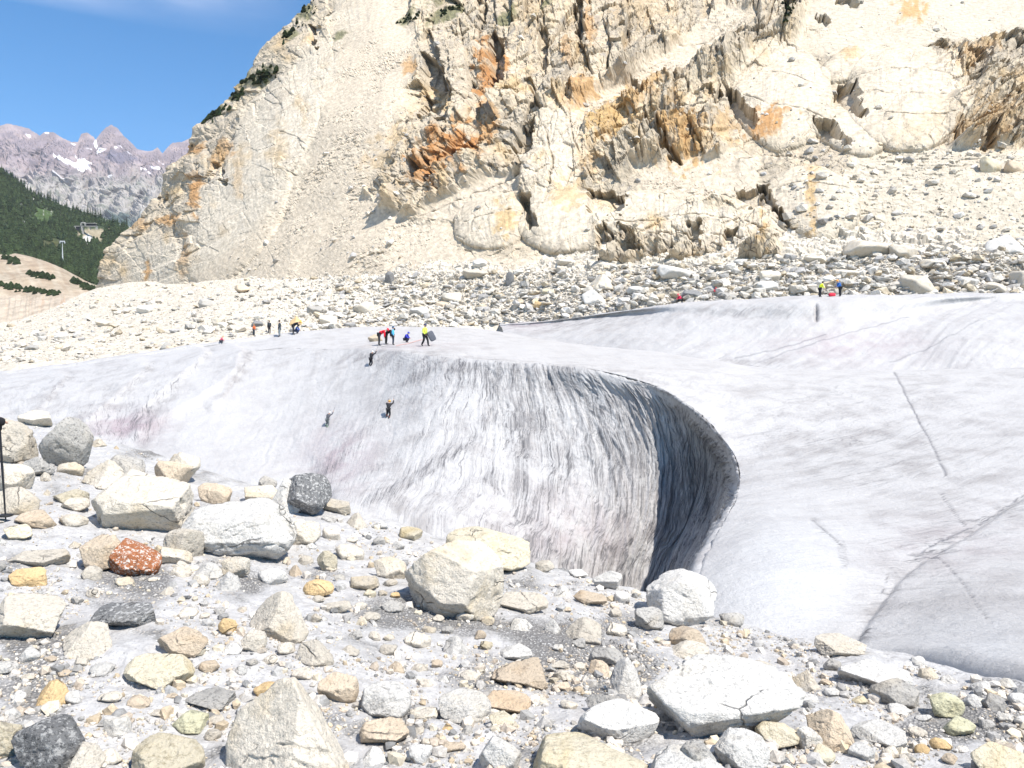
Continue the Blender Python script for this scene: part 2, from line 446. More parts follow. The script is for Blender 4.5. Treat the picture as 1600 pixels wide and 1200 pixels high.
# metres along the rim and down the fall line, for the streaks
al = np.concatenate([[0], np.cumsum(np.linalg.norm(np.diff(P[len(rp) // 2], axis=0), axis=1))])
dn = np.concatenate([np.zeros((1, len(cp))), np.cumsum(np.linalg.norm(np.diff(P, axis=0), axis=2), axis=0)], 0)
T = al[None] + 0 * RP
right = sstep(10, 12, CPm)
wall = (sstep(2.7, 3.3, RP) * (1 - right) + sstep(3.10, 3.7, RP) * right) * (1 - sstep(7.4, 8, RP))
bay = sstep(7.0, 10.0, CPm)                                             # the hollow, right of the climbers
disp = 0.25 * fbm(P * 0.12, 4) * (1 - 0.3 * wall) + 0.05 * fbm(P * 0.9, 3)
tw = T + 2.6 * fbm(n2(T * 0.15, dn * 0.16), 4) + 0.10 * dn
flute = fbm(n2(tw * 0.55, dn * 0.05, 3.0), 3, ridged=True)
flute2 = fbm(n2(tw * 2.1, dn * 0.13, 9.0), 3, ridged=True)
amp = wall * (0.09 + 0.34 * bay)
disp += amp * (flute * 0.48 + flute2 * 0.42)
def rib(pts, amp_m, w_soft, w_hard, fade=(0.12, 0.88)):
    """A sharp-edged ice rib: steps up abruptly on one side of a line and dies away on the other."""
    d, s, tt = line_sd(U, V, pts)
    ends = sstep(0, fade[0], tt) * (1 - sstep(fade[1], 1, tt)) if fade else 1
    return 0.22 * amp_m * np.where(s > 0, np.exp(-d / w_soft), np.exp(-(d / w_hard) ** 2)) * ends
sc = 1.0
front = (RP > 1.02)
ribs = 0
ribs = ribs + rib([(330,548),(305,575),(262,610),(205,665)], 1.5, 38, 6)
ribs = ribs + rib([(400,545),(365,590),(310,625),(255,655),(195,690)], 1.6, 38, 6)
ribs = ribs + rib([(240,570),(205,605),(160,640),(125,672)], 1.3, 34, 6)
ribs = ribs + rib([(110,585),(85,612),(60,645),(40,665)], 1.0, 28, 5)
ribs = ribs + rib([(385,548),(372,565),(370,585),(345,625),(322,645)], 1.0, 26, 5)
ribs = ribs + rib([(680,565),(620,610),(580,670),(535,710),(490,745)], 1.1, 70, 16)
ribs = ribs + rib([(790,590),(770,650),(720,710),(640,755),(560,790)], 0.9, 60, 22)
ribs = ribs + rib([(770,740),(800,770),(828,800),(838,835),(830,880)], -1.2, 46, 12)
ribs = ribs + rib([(1950,640),(1760,705),(1600,770),(1520,822),(1440,868),(1400,905),(1372,945),(1335,1005),(1300,1070),(1270,1130)], -1.7, 44, 8, (0.3, 0.85))
bulge_r = np.hypot((U - 1212) / 130, (V - 905) / 120)
bulge = np.exp(-1.3 * bulge_r ** 2.6)
ribs = ribs * np.clip(D / 60, 0.35, 1.2)
disp = disp + ribs * front + front * 0.7 * bulge
rim_rough = np.exp(-((RP - 3.03) / 0.07) ** 2) * sstep(10.5, 12.5, CPm) * (1 - sstep(18, 21, CPm))
disp += rim_rough * 0.30 * fbm(P * 2.2, 4)
P = P + N * disp[..., None]
U, V, D = UV_of(P)
# dirt, algae and cracks, darkened rib lines, sunlight painted pale on the bulge
dirt = 0.18 + 0.12 * fbm(P * 0.08, 3)
dirt += wall * (0.05 + 0.26 * bay * sstep(560, 760, U + .5 * (V - 600))) + bay * wall * (1 - sstep(3.6, 6.3, RP)) * sstep(640, 800, U) * 0.50 + wall * sstep(6, 9, CPm) * np.exp(-((RP - 3.3) / .7) ** 2) * .18
dirt += wall * sstep(860, 1010, U) * 0.36
dirt += rim_rough * 0.55
hot = lambda cx, cy, rx, ry: np.exp(-((U - cx) / rx) ** 2 - ((V - cy) / ry) ** 2)
dirt += front * (-0.12 * hot(380, 640, 180, 90) + 0.10 * hot(1400, 700, 220, 60) + 0.35 * hot(690, 590, 80, 30) + 0.25 * hot(600, 560, 60, 14) + 0.35 * hot(870, 870, 40, 16) + 0.22 * hot(185, 655, 60, 40) + 0.22 * hot(820, 800, 25, 45)
                 + 0.2 * hot(1470, 830, 90, 40) + 0.14 * hot(1320, 690, 120, 25) - 0.25 * hot(1215, 900, 105, 95) - 0.22 * hot(420, 690, 120, 70) + 0.14 * hot(1360, 740, 150, 20) - 0.2 * hot(1000, 555, 220, 14))
for pts, a, w in (([(1600,785),(1520,822),(1440,868),(1400,905),(1340,1000)], 0.38, 12), ([(1270,815),(1312,848),(1318,880)], 0.4, 6), ([(540,715),(520,740),(495,765)], 0.35, 30), ([(330,548),(305,575),(262,610),(205,665)], 0.30, 5), ([(240,570),(205,605),(160,640),(125,672)], 0.28, 5), ([(110,585),(85,612),(60,645)], 0.28, 5), ([(680,565),(620,610),(580,670),(520,725),(490,755)], 0.34, 9), ([(790,585),(775,640),(735,690),(650,745),(570,785)], 0.36, 10), ([(730,575),(700,640),(640,700),(560,750)], 0.30, 7),
                  ([(700,715),(600,775),(520,800)], 0.30, 14), ([(760,740),(815,780),(835,830),(838,870)], 0.5, 16), ([(870,640),(880,720),(862,790),(842,860)], 0.22, 22), ([(960,660),(975,730),(950,810),(900,880)], 0.22, 24), ([(800,600),(800,680),(815,760),(835,830)], 0.22, 16), ([(395,548),(372,590),(322,640)], 0.25, 8), ([(262,610),(205,665),(150,690)], 0.32, 18), ([(240,660),(200,700)], 0.35, 12)):
    d, s, tt = line_sd(U, V, pts)
    dirt += front * a * np.exp(-(d / w) ** 2)  # lines along the ribs and fold darken them in place of deeper relief
pink = front * (hot(530, 715, 50, 45) * 0.8 + hot(215, 665, 45, 22) * 0.8 + hot(1480, 850, 120, 40) * 0.25 + hot(920, 830, 140, 70) * 0.40 + hot(170, 670, 40, 20) * 0.6 + hot(650, 540, 70, 6) * 0.5 + 0.03)
blue = front * (hot(1215, 905, 125, 115) * 0.55 + hot(1480, 1010, 80, 60) * .3 + hot(1560, 1010, 40, 40) * 0.3) + 0.02  # first patch pales the bulge in place of sunlight; the others tint the ice
crack = np.zeros_like(U)
wob = 7 * fbm(n2(U * 0.045, V * 0.045), 5, gain=.6)
for pts, w in (([(1397,580),(1424,635),(1440,665),(1462,705),(1478,742)], 1.7), ([(1470,770),(1490,800),(1508,822)], 1.2), ([(1270,813),(1300,838),(1314,852)], 1.2), ([(1438,868),(1468,872),(1500,905),(1540,965)], 1.0),
               ([(1378,925),(1385,900),(1392,880)], 1.0), ([(1440,863),(1480,840),(1520,825),(1600,775)], 1.3)):
    d, s, tt = line_sd(U + wob, V + wob, pts)
    crack = np.maximum(crack, np.exp(-(d / (0.8 * w)) ** 4) * (0.80 + 0.30 * fbm(n2(U * 0.2, V * 0.2), 2)))
crack *= front
P = P - N * (crack * 0.06)[..., None]
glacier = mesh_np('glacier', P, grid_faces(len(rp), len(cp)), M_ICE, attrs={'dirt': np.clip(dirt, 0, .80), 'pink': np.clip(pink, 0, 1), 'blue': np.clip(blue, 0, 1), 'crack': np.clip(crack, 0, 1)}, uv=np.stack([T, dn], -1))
tag(glacier, kind='structure')
GL = bvh_of(glacier)

# ------------------------------------------------------------------ the ice ridge behind it
RC = [  # columns left to right: behind, crest, step foot, slope, foot hidden by the nearer crest
 [(780,512,150),(780,508,122),(782,510,118),(785,514,112),(790,545,106)],
 [(850,508,140),(850,502,116),(852,506,113),(852,522,106),(855,560,98)],
 [(930,497,132),(930,492,110),(931,498,108),(930,530,98),(930,580,90)],
 [(1000,486,125),(1000,482,104),(1001,492,102),(1000,532,92),(1000,590,84)],
 [(1075,478,120),(1075,474,99),(1076,494,94.5),(1080,535,88),(1085,600,78)],
 [(1180,473,118),(1180,468,95),(1181,500,89.5),(1185,540,85),(1190,610,75)],
 [(1275,468,116),(1275,463,92),(1276,502,86.5),(1285,540,83),(1300,612,73)],
 [(1400,468,116),(1400,462,92),(1398,494,87),(1410,535,82),(1430,612,72)],
 [(1500,465,117),(1500,460,93),(1495,480,90),(1515,525,80),(1540,612,70)],
 [(1620,464,118),(1620,459,94),(1622,470,89),(1640,520,79),(1670,612,69)],
 [(1800,466,120),(1800,460,95),(1800,466,90),(1810,520,79),(1830,612,68)],
]
rc = np.array(RC, float)
ctrl = PX(rc[..., 0], rc[..., 1], rc[..., 2]).transpose(1, 0, 2)
rp2 = np.concatenate([np.linspace(0, 0.9, 14)[:-1], np.linspace(0.9, 4, 190)]); cp2 = np.linspace(0, len(RC) - 1, 620)
P = loft(ctrl, rp2, cp2); N = grid_normals(P)
if N[100, 300, 2] < 0: N = -N
U, V, D = UV_of(P)
al = np.concatenate([[0], np.cumsum(np.linalg.norm(np.diff(P[100], axis=0), axis=1))])
dn = np.concatenate([np.zeros((1, len(cp2))), np.cumsum(np.linalg.norm(np.diff(P, axis=0), axis=2), axis=0)], 0)
T = al[None] + 0.9 * dn                                                   # fall lines lean to the left going down
disp = 0.35 * fbm(P * 0.12, 4) + 0.08 * fbm(P * 0.8, 3) + 0.10 * fbm(n2(T * 0.35, dn * 0.05), 3, ridged=True)
disp += -0.5 * np.exp(-((U - 1275 + 3 * fbm(n2(V * .1, V * 0)))/ 3.0) ** 2) * sstep(472, 478, V) * (1 - sstep(500, 505, V))
P = P + N * disp[..., None]
U, V, D = UV_of(P)
hot = lambda cx, cy, rx, ry: np.exp(-((U - cx) / rx) ** 2 - ((V - cy) / ry) ** 2)
dirt = 0.13 + 0.5 * hot(1180, 487, 90, 9) + 0.28 * hot(1150, 568, 90, 12) + 0.55 * hot(820, 508, 60, 10) + 0.4 * hot(930, 500, 40, 12)
pink = 0.05 + 0.5 * hot(1330, 540, 120, 25) + 0.6 * hot(820, 508, 50, 8)
crk = np.exp(-((U - 1276 - 2 * fbm(n2(V * .2, V * 0))) / 1.3) ** 4) * 0.7 * sstep(472, 478, V) * (1 - sstep(499, 504, V))
wob = 3 * fbm(n2(U * 0.05, V * 0.05), 3)
for pts, w in (([(1150,560),(1220,545),(1290,522)], 1.0), ([(1170,572),(1290,530),(1420,495)], 0.8), ([(1390,566),(1450,545),(1530,500)], 0.9)):
    d, s, tt = line_sd(U + wob, V + wob, pts); crk = np.maximum(crk, 0.5 * np.exp(-(d / w) ** 4))
ridge = mesh_np('glacier_ridge', P, grid_faces(len(rp2), len(cp2)), M_ICE, attrs={'dirt': np.clip(dirt, 0, 1), 'pink': np.clip(pink, 0, 1), 'blue': 0 * dirt, 'crack': np.clip(crk, 0, 1)}, uv=np.stack([T, dn], -1))
tag(ridge, kind='structure')
RG = bvh_of(ridge)

# ------------------------------------------------------------------ rubble apron between the ice and the mountain
AC = [  # front hidden, front, middle, cliff foot, beyond
 [(-300,640,100),(-300,590,104),(-300,545,140),(-300,518,250),(-300,530,420)],
 [(0,625,98),(0,572,104),(0,540,140),(0,506,240),(0,522,420)],
 [(160,600,100),(160,556,107),(160,510,150),(160,450,255),(160,450,330)],
 [(330,575,104),(330,530,110),(330,486,150),(330,436,215),(330,400,250)],
 [(480,560,110),(480,512,117),(480,470,145),(480,425,180),(480,380,205)],
 [(640,556,112),(640,508,120),(640,466,136),(640,425,152),(640,380,172)],
 [(800,556,112),(800,506,121),(800,462,130),(800,425,140),(800,380,158)],
 [(960,545,104),(960,486,109),(960,452,119),(960,418,130),(960,372,146)],
 [(1120,530,97),(1120,470,102),(1120,440,112),(1120,408,122),(1120,360,138)],
 [(1300,520,95),(1300,462,99),(1300,432,107),(1300,398,116),(1300,345,132)],
 [(1480,515,95),(1480,459,99),(1480,428,106),(1480,392,114),(1480,335,130)],
 [(1780,515,96),(1780,459,100),(1780,425,107),(1780,385,115),(1780,325,132)],
]
ac = np.array(AC, float)
ctrl = PX(ac[..., 0], ac[..., 1], ac[..., 2]).transpose(1, 0, 2)
rp3 = np.concatenate([np.linspace(0, 0.9, 10)[:-1], np.linspace(0.9, 4, 330)]); cp3 = np.linspace(0, len(AC) - 1, 1100)
P = loft(ctrl, rp3, cp3); N = grid_normals(P)
if N[100, 300, 2] < 0: N = -N
b1, e1 = blocks(P[..., 0] * 0.30, P[..., 1] * 0.30, 41)
b2, e2 = blocks(P[..., 0] * 0.75, P[..., 1] * 0.75, 51)
b3, e3 = blocks(P[..., 0] * 1.7, P[..., 1] * 1.7, 61)
near_ice = 1 - sstep(0.9, 1.3, rp3)[:, None]
P = P + N * (1.6 * fbm(P * 0.03, 3) + (0.7 * b1 + 0.5 * b2 + 0.35 * b3) * (0.3 + 0.7 * sstep(330, 620, UV_of(P)[0]))[...] * (1 - 0.5 * near_ice))[..., None]
U, V, D = UV_of(P)
g = 0.5 + 0.5 * fbm(P * 0.05, 4)
cr = (b2 * 0.5 + b3 * 0.4)[..., None]
tint = np.array([.49, .438, .365]) * (1 - g[..., None]) + np.array([.46, .42, .35]) * g[..., None]
tint = tint * (1 + 0.30 * cr)
och = np.exp(-((U - 535) / 50) ** 2 - ((V - 390) / 8) ** 2)[..., None]
tint = tint * (1 - .6 * och) + np.array([.22, .20, .07]) * .6 * och
apron = mesh_np('moraine', P, grid_faces(len(rp3), len(cp3)), M_MOUNT, smooth=False, attrs={'tint': np.clip(tint * (1.02 + .14 * sstep(300, 600, U))[..., None], 0, .85), 'rocky': 0.3 * np.ones_like(D)})
tag(apron, kind='structure')
AP = bvh_of(apron)

# ------------------------------------------------------------------ the mountain
sil = np.array([(-160,650),(-60,545),(0,495),(25,470),(75,420),(125,390),(175,340),(200,305),(235,290),(265,255),(300,250),(340,220),(370,190),(395,170),(445,158),(470,150),(520,140)], float)
vv = np.concatenate([np.linspace(-150, -8, 60)[:-1], np.linspace(-8, 470, 400)])
s_in = np.concatenate([np.linspace(-0.05, 0, 14)[:-1], np.linspace(0, 1, 1080)])
SV = np.interp(vv, sil[:, 0], sil[:, 1])
V0 = vv[:, None] + 0 * s_in[None]
U0 = SV[:, None] + np.clip(s_in, 0, 1)[None] ** 1.0 * (1780 - SV[:, None])
d0 = np.interp(U0, [100, 160, 300, 450, 600, 800, 1000, 1300, 1600, 1800], [290, 268, 215, 182, 158, 140, 130, 118, 114, 114])
v0 = np.interp(U0, [100, 160, 300, 600, 1000, 1600, 1800], [445, 445, 438, 425, 418, 390, 385])
tanT = np.interp(U0, [150, 500, 900, 1800], [0.95, 0.90, 0.84, 0.80])
z0 = (HZ - v0) / FPX * d0
D0 = (z0 - tanT * d0) / ((HZ - V0) / FPX - tanT)
# the left edge rolls back out of sight
rel = (U0 - SV[:, None])
D0 = D0 + 26 * np.exp(-np.clip(rel, 0, None) / 30.0)
back = np.clip(-s_in, 0, None)[None] / 0.05
U0 = U0 + back * 160; D0 = D0 + back * 190
P = PX(U0, V0, D0)
N = grid_normals(P)
if N[200, 600, 2] < 0: N = -N
N = N * np.array([1, 1, 0.22]); N /= np.linalg.norm(N, axis=-1)[..., None]
mpp = D0 / FPX                                                            # metres per photograph pixel
wu = U0 + 10 * fbm(n2(U0 * .012, V0 * .012), 3) + 0.9 * fbm(n2(U0 * .11, V0 * .11, 4), 3)
wv = V0 + 10 * fbm(n2(U0 * .012, V0 * .012, 7), 3) + 0.9 * fbm(n2(U0 * .11, V0 * .11, 9), 3)
def pm(poly, soft): return sstep(-soft, soft, poly_sd(wu, wv, poly))
def el(cx, cy, rx, ry, ang=0.0):
    a = math.radians(ang); dx, dy = wu - cx, wv - cy
    x = dx * math.cos(a) + dy * math.sin(a); y = -dx * math.sin(a) + dy * math.cos(a)
    return np.sqrt((x / rx) ** 2 + (y / ry) ** 2)
talus = np.maximum.reduce([
    pm([(585,-40),(640,20),(655,60),(640,120),(620,200),(560,300),(640,335),(700,350),(720,395),(940,405),(940,480),(250,480),(290,440),(390,370),(465,280),(500,200),(520,130),(555,60)], 12),
    pm([(1215,360),(1235,300),(1330,262),(1340,230),(1480,225),(1620,232),(1620,470),(1240,470)], 10),
    pm([(890,175),(960,130),(1050,70),(1130,10),(1180,20),(1090,90),(990,150),(900,195)], 7),
    pm([(1240,70),(1270,0),(1400,-40),(1620,-60),(1620,40),(1450,70),(1300,80)], 9),
    pm([(990,260),(1060,250),(1180,240),(1190,290),(1130,310),(1000,300)], 8),
    pm([(640,335),(760,270),(820,270),(810,300),(700,345)], 6)])
terr = np.maximum.reduce([
    pm([(555,315),(640,215),(760,165),(860,150),(960,100),(1130,10),(1260,-20),(1260,60),(1130,150),(1130,265),(1000,260),(860,300),(700,335),(620,335)], 18),
    pm([(925,300),(1100,300),(1240,350),(1245,415),(940,415)], 12),
    pm([(1450,70),(1620,40),(1620,225),(1490,225)], 12)]) * (1 - talus)
crag = pm([(635,-150),(1010,-150),(985,60),(905,150),(850,172),(640,192)], 14) * (1 - talus)
crag2 = pm([(160,470),(160,400),(250,260),(390,110),(480,-60),(660,-200),(640,-40),(560,60),(525,130),(470,260),(330,390),(240,470)], 14) * (1 - talus)
cragr = pm([(1010,-150),(1300,-150),(1245,40),(1130,130),(1000,150),(960,130)], 14) * (1 - talus)
rock = np.clip(1 - talus, 0, 1)
H = 3.5 * fbm(P * 0.022, 3) + rock * 1.5 * fbm(P * 0.07, 4)
al_ = math.radians(29)
q = wv * math.cos(al_) + wu * math.sin(al_)
a_ = wu * math.cos(al_) - wv * math.sin(al_)
def ledges(period, amp, seed, run):
    f1 = q / period + 0.8 * fbm(n2(a_ / run, q / run, seed), 3)
    fr = f1 - np.floor(f1)
    k = _h(np.floor(f1).astype(np.int64), np.floor(a_ / (run * 0.55) + 3 * _h(np.floor(f1).astype(np.int64), 0 * a_.astype(np.int64), seed)).astype(np.int64), seed + 3)
    return amp * (0.35 + 0.9 * k) * np.where(fr < 0.10, fr / 0.10, (1 - fr) / 0.90)
H += terr * (ledges(62, 5.5, 3, 260) + ledges(22, 1.8, 8, 110))
H += (crag2 * 0.55 + cragr * 0.8 + crag * 0.25) * (ledges(70, 3.0, 5, 220) + ledges(26, 1.1, 6, 90))
# vertical joints: columns of rock standing forward and back
cm = sstep(-.1, .25, fbm(n2(U0 / 60, V0 / 60, 31), 3)) * rock
b, e = blocks((wu + 0.18 * wv) / 34, (wv - .2 * wu) / 74, 71); H += (crag * 4.6 + terr * 1.5 + crag2 * 0.8 + cragr * 2.2) * b - (crag * 1.8 + terr * 0.8 + crag2 * .4 + cragr * 1.1) * (1 - e) * cm
b, e = blocks((wu - 0.1 * wv) / 13, wv / 40, 81); H += (crag * 0.8 + terr * 0.6 + crag2 * 0.3 + cragr * 0.5) * b
blk = rock * (0.3 + 0.7 * np.clip(terr + crag + 0.6 * crag2 + cragr, 0, 1))
b, e = blocks(a_ / 30, q / 17, 91); H += blk * 1.6 * b - blk * 0.8 * (1 - e) * cm
b, e = blocks(a_ / 11, q / 8, 95); H += blk * 0.45 * b; B3 = b
b, e = blocks(a_ / 5, q / 4, 99); H += (blk * 0.28 + talus * 0.10) * b
b, e = blocks(P[..., 0] * 0.8, P[..., 1] * 0.8 + P[..., 2], 103); H += talus * 0.45 * b * sstep(-.15, .35, fbm(P * 0.06, 3))
# pale whaleback slabs, cut off steeply on the left
pale = np.zeros_like(H)
for cx, cy, rx, ry, ang, hh, pw in ((1222,150,82,82,25,6.5,5), (1415,152,98,82,10,8,5), (1268,316,80,58,12,6.5,5), (868,262,46,110,12,5.5,4), (900,345,90,48,-8,5,5), (765,345,58,42,-10,3.5,5),
                                    (1090,350,150,42,5,4.0,6), (430,215,52,120,32,5,4), (372,330,60,130,30,4,4), (240,420,60,60,0,4,4), (500,110,40,60,20,3,4), (1330,205,60,34,15,4,5), (1000,330,70,30,-5,3,5), (1330,95,50,24,-20,3,5), (560,20,40,60,15,3,4)):
    r = el(cx, cy, rx, ry, ang)
    dome = np.clip(1 - r ** (pw * .7), 0, 1) ** 0.6
    H = H * (1 - 0.60 * dome) + 0.6 * hh * dome * (0.75 + 0.25 * np.clip(1 - r, 0, 1))
    pale = np.maximum(pale, dome)
H = H * (1 - 0.35 * pale) + pale * (0.13 * fbm(n2(wu / 9, wv / 70, 12), 3, ridged=True) + 0.25 * fbm(n2(a_ / 60, q / 9, 14), 3))
# long joints and ledge lines running up to the right across the slabs
wjx, wjy = U0 + 3.5 * fbm(n2(U0 / 25, V0 / 25, 44), 4), V0 + 3.5 * fbm(n2(U0 / 25, V0 / 25, 48), 4)
joint = np.zeros_like(H)
for st_, pts in ((1.7, [(560,335),(640,290),(700,262),(790,205),(860,172)]), (1.5, [(615,350),(700,318),(760,292),(830,262),(850,240)]), (1.6, [(890,192),(960,158),(1040,120),(1130,62)]), (1.1, [(930,215),(1010,190),(1120,165)]),
                 (1.4, [(560,300),(640,248),(730,192)]), (1.3, [(940,352),(1020,350),(1100,344),(1160,352),(1235,368)]), (1.0, [(950,376),(1060,372),(1150,376),(1225,392)]), (1.0, [(720,352),(800,330),(860,322)]),
                 (1.5, [(1312,128),(1380,118),(1450,122),(1500,140)]), (1.5, [(1470,140),(1530,118),(1610,108)]), (1.4, [(1490,172),(1540,150),(1610,138)]), (1.3, [(1505,200),(1560,178),(1620,168)]), (1.2, [(1440,76),(1500,92),(1560,86),(1620,70)]),
                 (0.9, [(1150,152),(1200,172),(1250,178),(1290,190)]), (0.8, [(1160,118),(1220,122),(1280,140)]), (0.8, [(1340,150),(1400,160),(1480,158)]), (0.8, [(1350,185),(1420,190),(1500,186)]), (1.2, [(1140,252),(1200,240),(1260,244)]), (1.0, [(1210,300),(1260,292),(1330,300)]),
                 (1.2, [(440,470),(420,400),(385,330),(400,250)]) , (1.3, [(470,105),(462,150),(478,215)]), (1.1, [(410,205),(432,250),(438,290),(430,320)]), (1.2, [(345,235),(385,250),(392,300),(372,345)]), (1.0, [(300,270),(315,310),(300,380)]), (1.0, [(255,310),(270,350),(245,420)]),
                 (1.0, [(505,60),(520,100),(505,150)]), (1.0, [(1050,70),(1100,62),(1180,20)]), (1.2, [(640,60),(700,40),(790,40),(880,20)]), (1.2, [(700,170),(790,150),(880,140)]), (0.9, [(860,60),(940,50),(1000,20)]), (0.9, [(850,200),(870,260),(850,330)]), (0.8, [(890,170),(900,230),(930,290)])):
    d, s, tt = line_sd(wjx, wjy, pts)
    ends = sstep(0, .12, tt) * (1 - sstep(.88, 1, tt))
    ends = ends * (0.25 + 0.75 * sstep(-.25, .25, fbm(n2(U0 / 22, V0 / 22, st_ * 9), 3))) * np.where(U0 < 530, .08, 1)
    m = np.exp(-(d / 1.5) ** 2) * ends
    H += ends * st_ * (np.where(s > 0, 0.75, -0.25) * np.exp(-d / 13)) - 1.0 * st_ * m
    joint = np.maximum(joint, m)
# deep shadowed niches
niche = np.zeros_like(H)
for dep, poly in ((9, [(660,87),(676,95),(690,105),(700,135),(686,175),(655,178),(657,130)]), (8, [(768,50),(784,70),(788,100),(784,142),(765,140),(759,100)]), (9, [(901,0),(914,0),(915,45),(911,82),(902,55)]),
                  (6, [(633,286),(645,250),(656,286)]), (6, [(665,244),(684,281),(668,285)]), (5, [(684,250),(694,264),(686,272)]), (6, [(838,196),(832,230),(816,263),(811,245),(800,242),(815,212)]),
                  (6, [(814,311),(832,311),(847,358),(826,356)]), (5, [(918,297),(952,292),(984,312),(975,335),(924,333)]), (5, [(936,355),(948,352),(962,375),(962,402),(945,402)]), (5, [(975,355),(990,362),(1000,400),(980,400)]),
                  (4, [(1080,358),(1096,358),(1096,395),(1084,392)]), (4, [(1132,375),(1150,370),(1150,395),(1136,396)]), (7, [(1131,140),(1150,150),(1190,198),(1178,206),(1150,190)]), (5, [(1111,172),(1122,147),(1126,160),(1116,178)]),
                  (6, [(1273,190),(1300,192),(1326,222),(1326,232),(1283,214)]), (6, [(1312,128),(1330,132),(1346,188),(1330,176),(1310,160)]), (5, [(1446,76),(1472,74),(1480,94),(1462,90)]), (5, [(1496,85),(1535,95),(1543,104),(1512,110)]),
                  (6, [(1186,282),(1198,280),(1212,320),(1238,360),(1222,352),(1194,312)]), (4, [(1150,292),(1184,288),(1180,303),(1158,304)]), (4, [(1276,28),(1302,31),(1292,42)]), (5, [(1310,-6),(1345,3),(1340,12),(1308,8)]),
                  (6, [(1219,10),(1234,4),(1242,26),(1224,34)]), (6, [(484,38),(494,46),(501,78),(490,76)]), (4, [(337,257),(346,262),(342,286),(338,280)]), (4, [(354,260),(368,292),(364,296),(354,280)]),
                  (5, [(745,-20),(760,0),(758,30),(748,25)]), (5, [(845,40),(858,60),(852,120),(842,90)]), (4, [(985,115),(998,125),(1008,170),(994,160)]), (5, [(1010,190),(1040,225),(1066,258),(1052,254),(1020,222)]), (4, [(690,235),(728,232),(760,228),(758,246),(710,254)]),
                  (5, [(250,305),(262,300),(262,312),(250,318)]), (5, [(1470,480),(1471,481),(1470,482)]), (4, [(730,125),(740,130),(736,165),(728,160)]), (4, [(1560,60),(1596,64),(1600,84),(1570,80)]), (4, [(1535,205),(1546,200),(1552,225),(1540,228)])):
    m = sstep(-1.6, 1.6, poly_sd(wu, wv, poly) + 7 * B3); niche = np.maximum(niche, m)
    H = H - 0.62 * dep * m
# clean the hidden rim, then move the surface out along its normals
H *= (1 - back)
P = P + N * H[..., None]
# colours of the rock itself
g = 0.5 + 0.5 * fbm(n2(U0 / 60, V0 / 60, 2), 5)
g2 = 0.5 + 0.5 * fbm(n2(a_ / 18, q / 5, 5), 4)
mixc = lambda a, b, f: a * (1 - f[..., None]) + np.array(b) * f[..., None]
tint = np.zeros(P.shape) + np.array([.52, .437, .32])
tint = mixc(tint, (.38, .328, .255), sstep(.35, .7, g) * rock * .8)
tint = mixc(tint, (.27, .25, .225), sstep(.55, .75, g2) * rock * .7)
tint = mixc(tint, (.58, .505, .395), pale * 0.85)
tint = mixc(tint, (.52, .445, .345), talus)
tint = mixc(tint, (.47, .42, .335), talus * sstep(1100, 1350, U0) * .8)
tint = mixc(tint, (.54, .485, .40), sstep(.2, .8, 1 - np.abs(U0 - (600 - (V0) * 0.65)) / 170) * rock * 0.5 * sstep(60, 160, V0))
stain = np.zeros_like(H); rust = np.zeros_like(H)
for cx, cy, rx, ry, s_, r_ in ((755,112,14,42,.95,.8), (790,95,8,20,.9,.8), (720,232,42,28,.95,.8), (762,214,24,22,.8,.5), (668,268,24,22,.9,.85), (955,192,36,28,.95,.05), (1005,150,42,24,.8,.25), (912,155,26,14,.8,.4), (1075,225,34,34,.9,.25), (1058,165,14,12,.6,.1),
                                (1203,196,28,16,.95,.6), (1268,310,10,48,.8,.05), (1425,12,22,18,.9,.3), (792,345,15,24,.8,.0), (893,308,24,22,.6,.0), (1196,372,7,26,.8,.1), (1545,195,40,26,.6,.15), (312,300,9,28,.9,.6), (345,245,12,15,.8,.4), (272,345,18,8,.8,.5),
                                (238,432,6,24,.9,.5), (920,45,9,26,.7,.5), (885,82,8,14,.6,.5), (620,215,28,16,.45,.1), (600,245,30,14,.4,.1), (1135,205,18,20,.6,.2), (360,235,18,12,.6,.5), (300,235,16,10,.8,.6), (445,225,12,30,.35,.0), (1512,95,38,14,.6,.2), (1325,85,14,14,.6,.1), (640,105,10,12,.7,.5),
                                (688,250,14,18,.9,.9), (930,255,8,24,.5,.1), (295,395,6,30,.5,.4), (385,280,8,26,.4,.2), (1000,15,40,30,.35,.1), (840,20,60,40,.30,.0), (1440,200,60,20,.2,.0), (355,145,34,14,.35,.1), (220,345,14,10,.6,.4)):
    r = el(cx, cy, rx * 1.15, ry * 1.15, -20 if rx > 20 else 0)
    f = np.clip(1.25 - r + 0.6 * fbm(n2(wu / 6, wv / 30, cx), 4) + 0.9 * B3 + 0.15 * g2, 0, 1)
    f = sstep(.02, 1.0, f) * s_
    stain = np.maximum(stain, f); rust = np.maximum(rust, f * r_)
stain = np.maximum(stain, rock * .62 * sstep(.53, .74, 0.5 + 0.5 * fbm(n2(wu / 45, wv / 55, 21), 4)) * np.clip(terr + crag + crag2 + cragr, 0, 1))
tint = mixc(tint, (.33, .28, .215), np.clip(joint * 1.1, 0, 1) * .4)
tint = mixc(tint, (.42, .355, .27), rock * .55 * sstep(.52, .72, 0.5 + 0.5 * fbm(n2(a_ / 90, q / 14, 61), 5)))
tint = mixc(tint, (.34, .315, .28), pale * .45 * sstep(.55, .75, 0.5 + 0.5 * fbm(n2(wu / 6, wv / 45, 67), 4)))
tint = mixc(tint, (.46, .30, .115), stain * .85)
tint = mixc(tint, (.38, .155, .052), rust * .9)
moss = np.zeros_like(H)
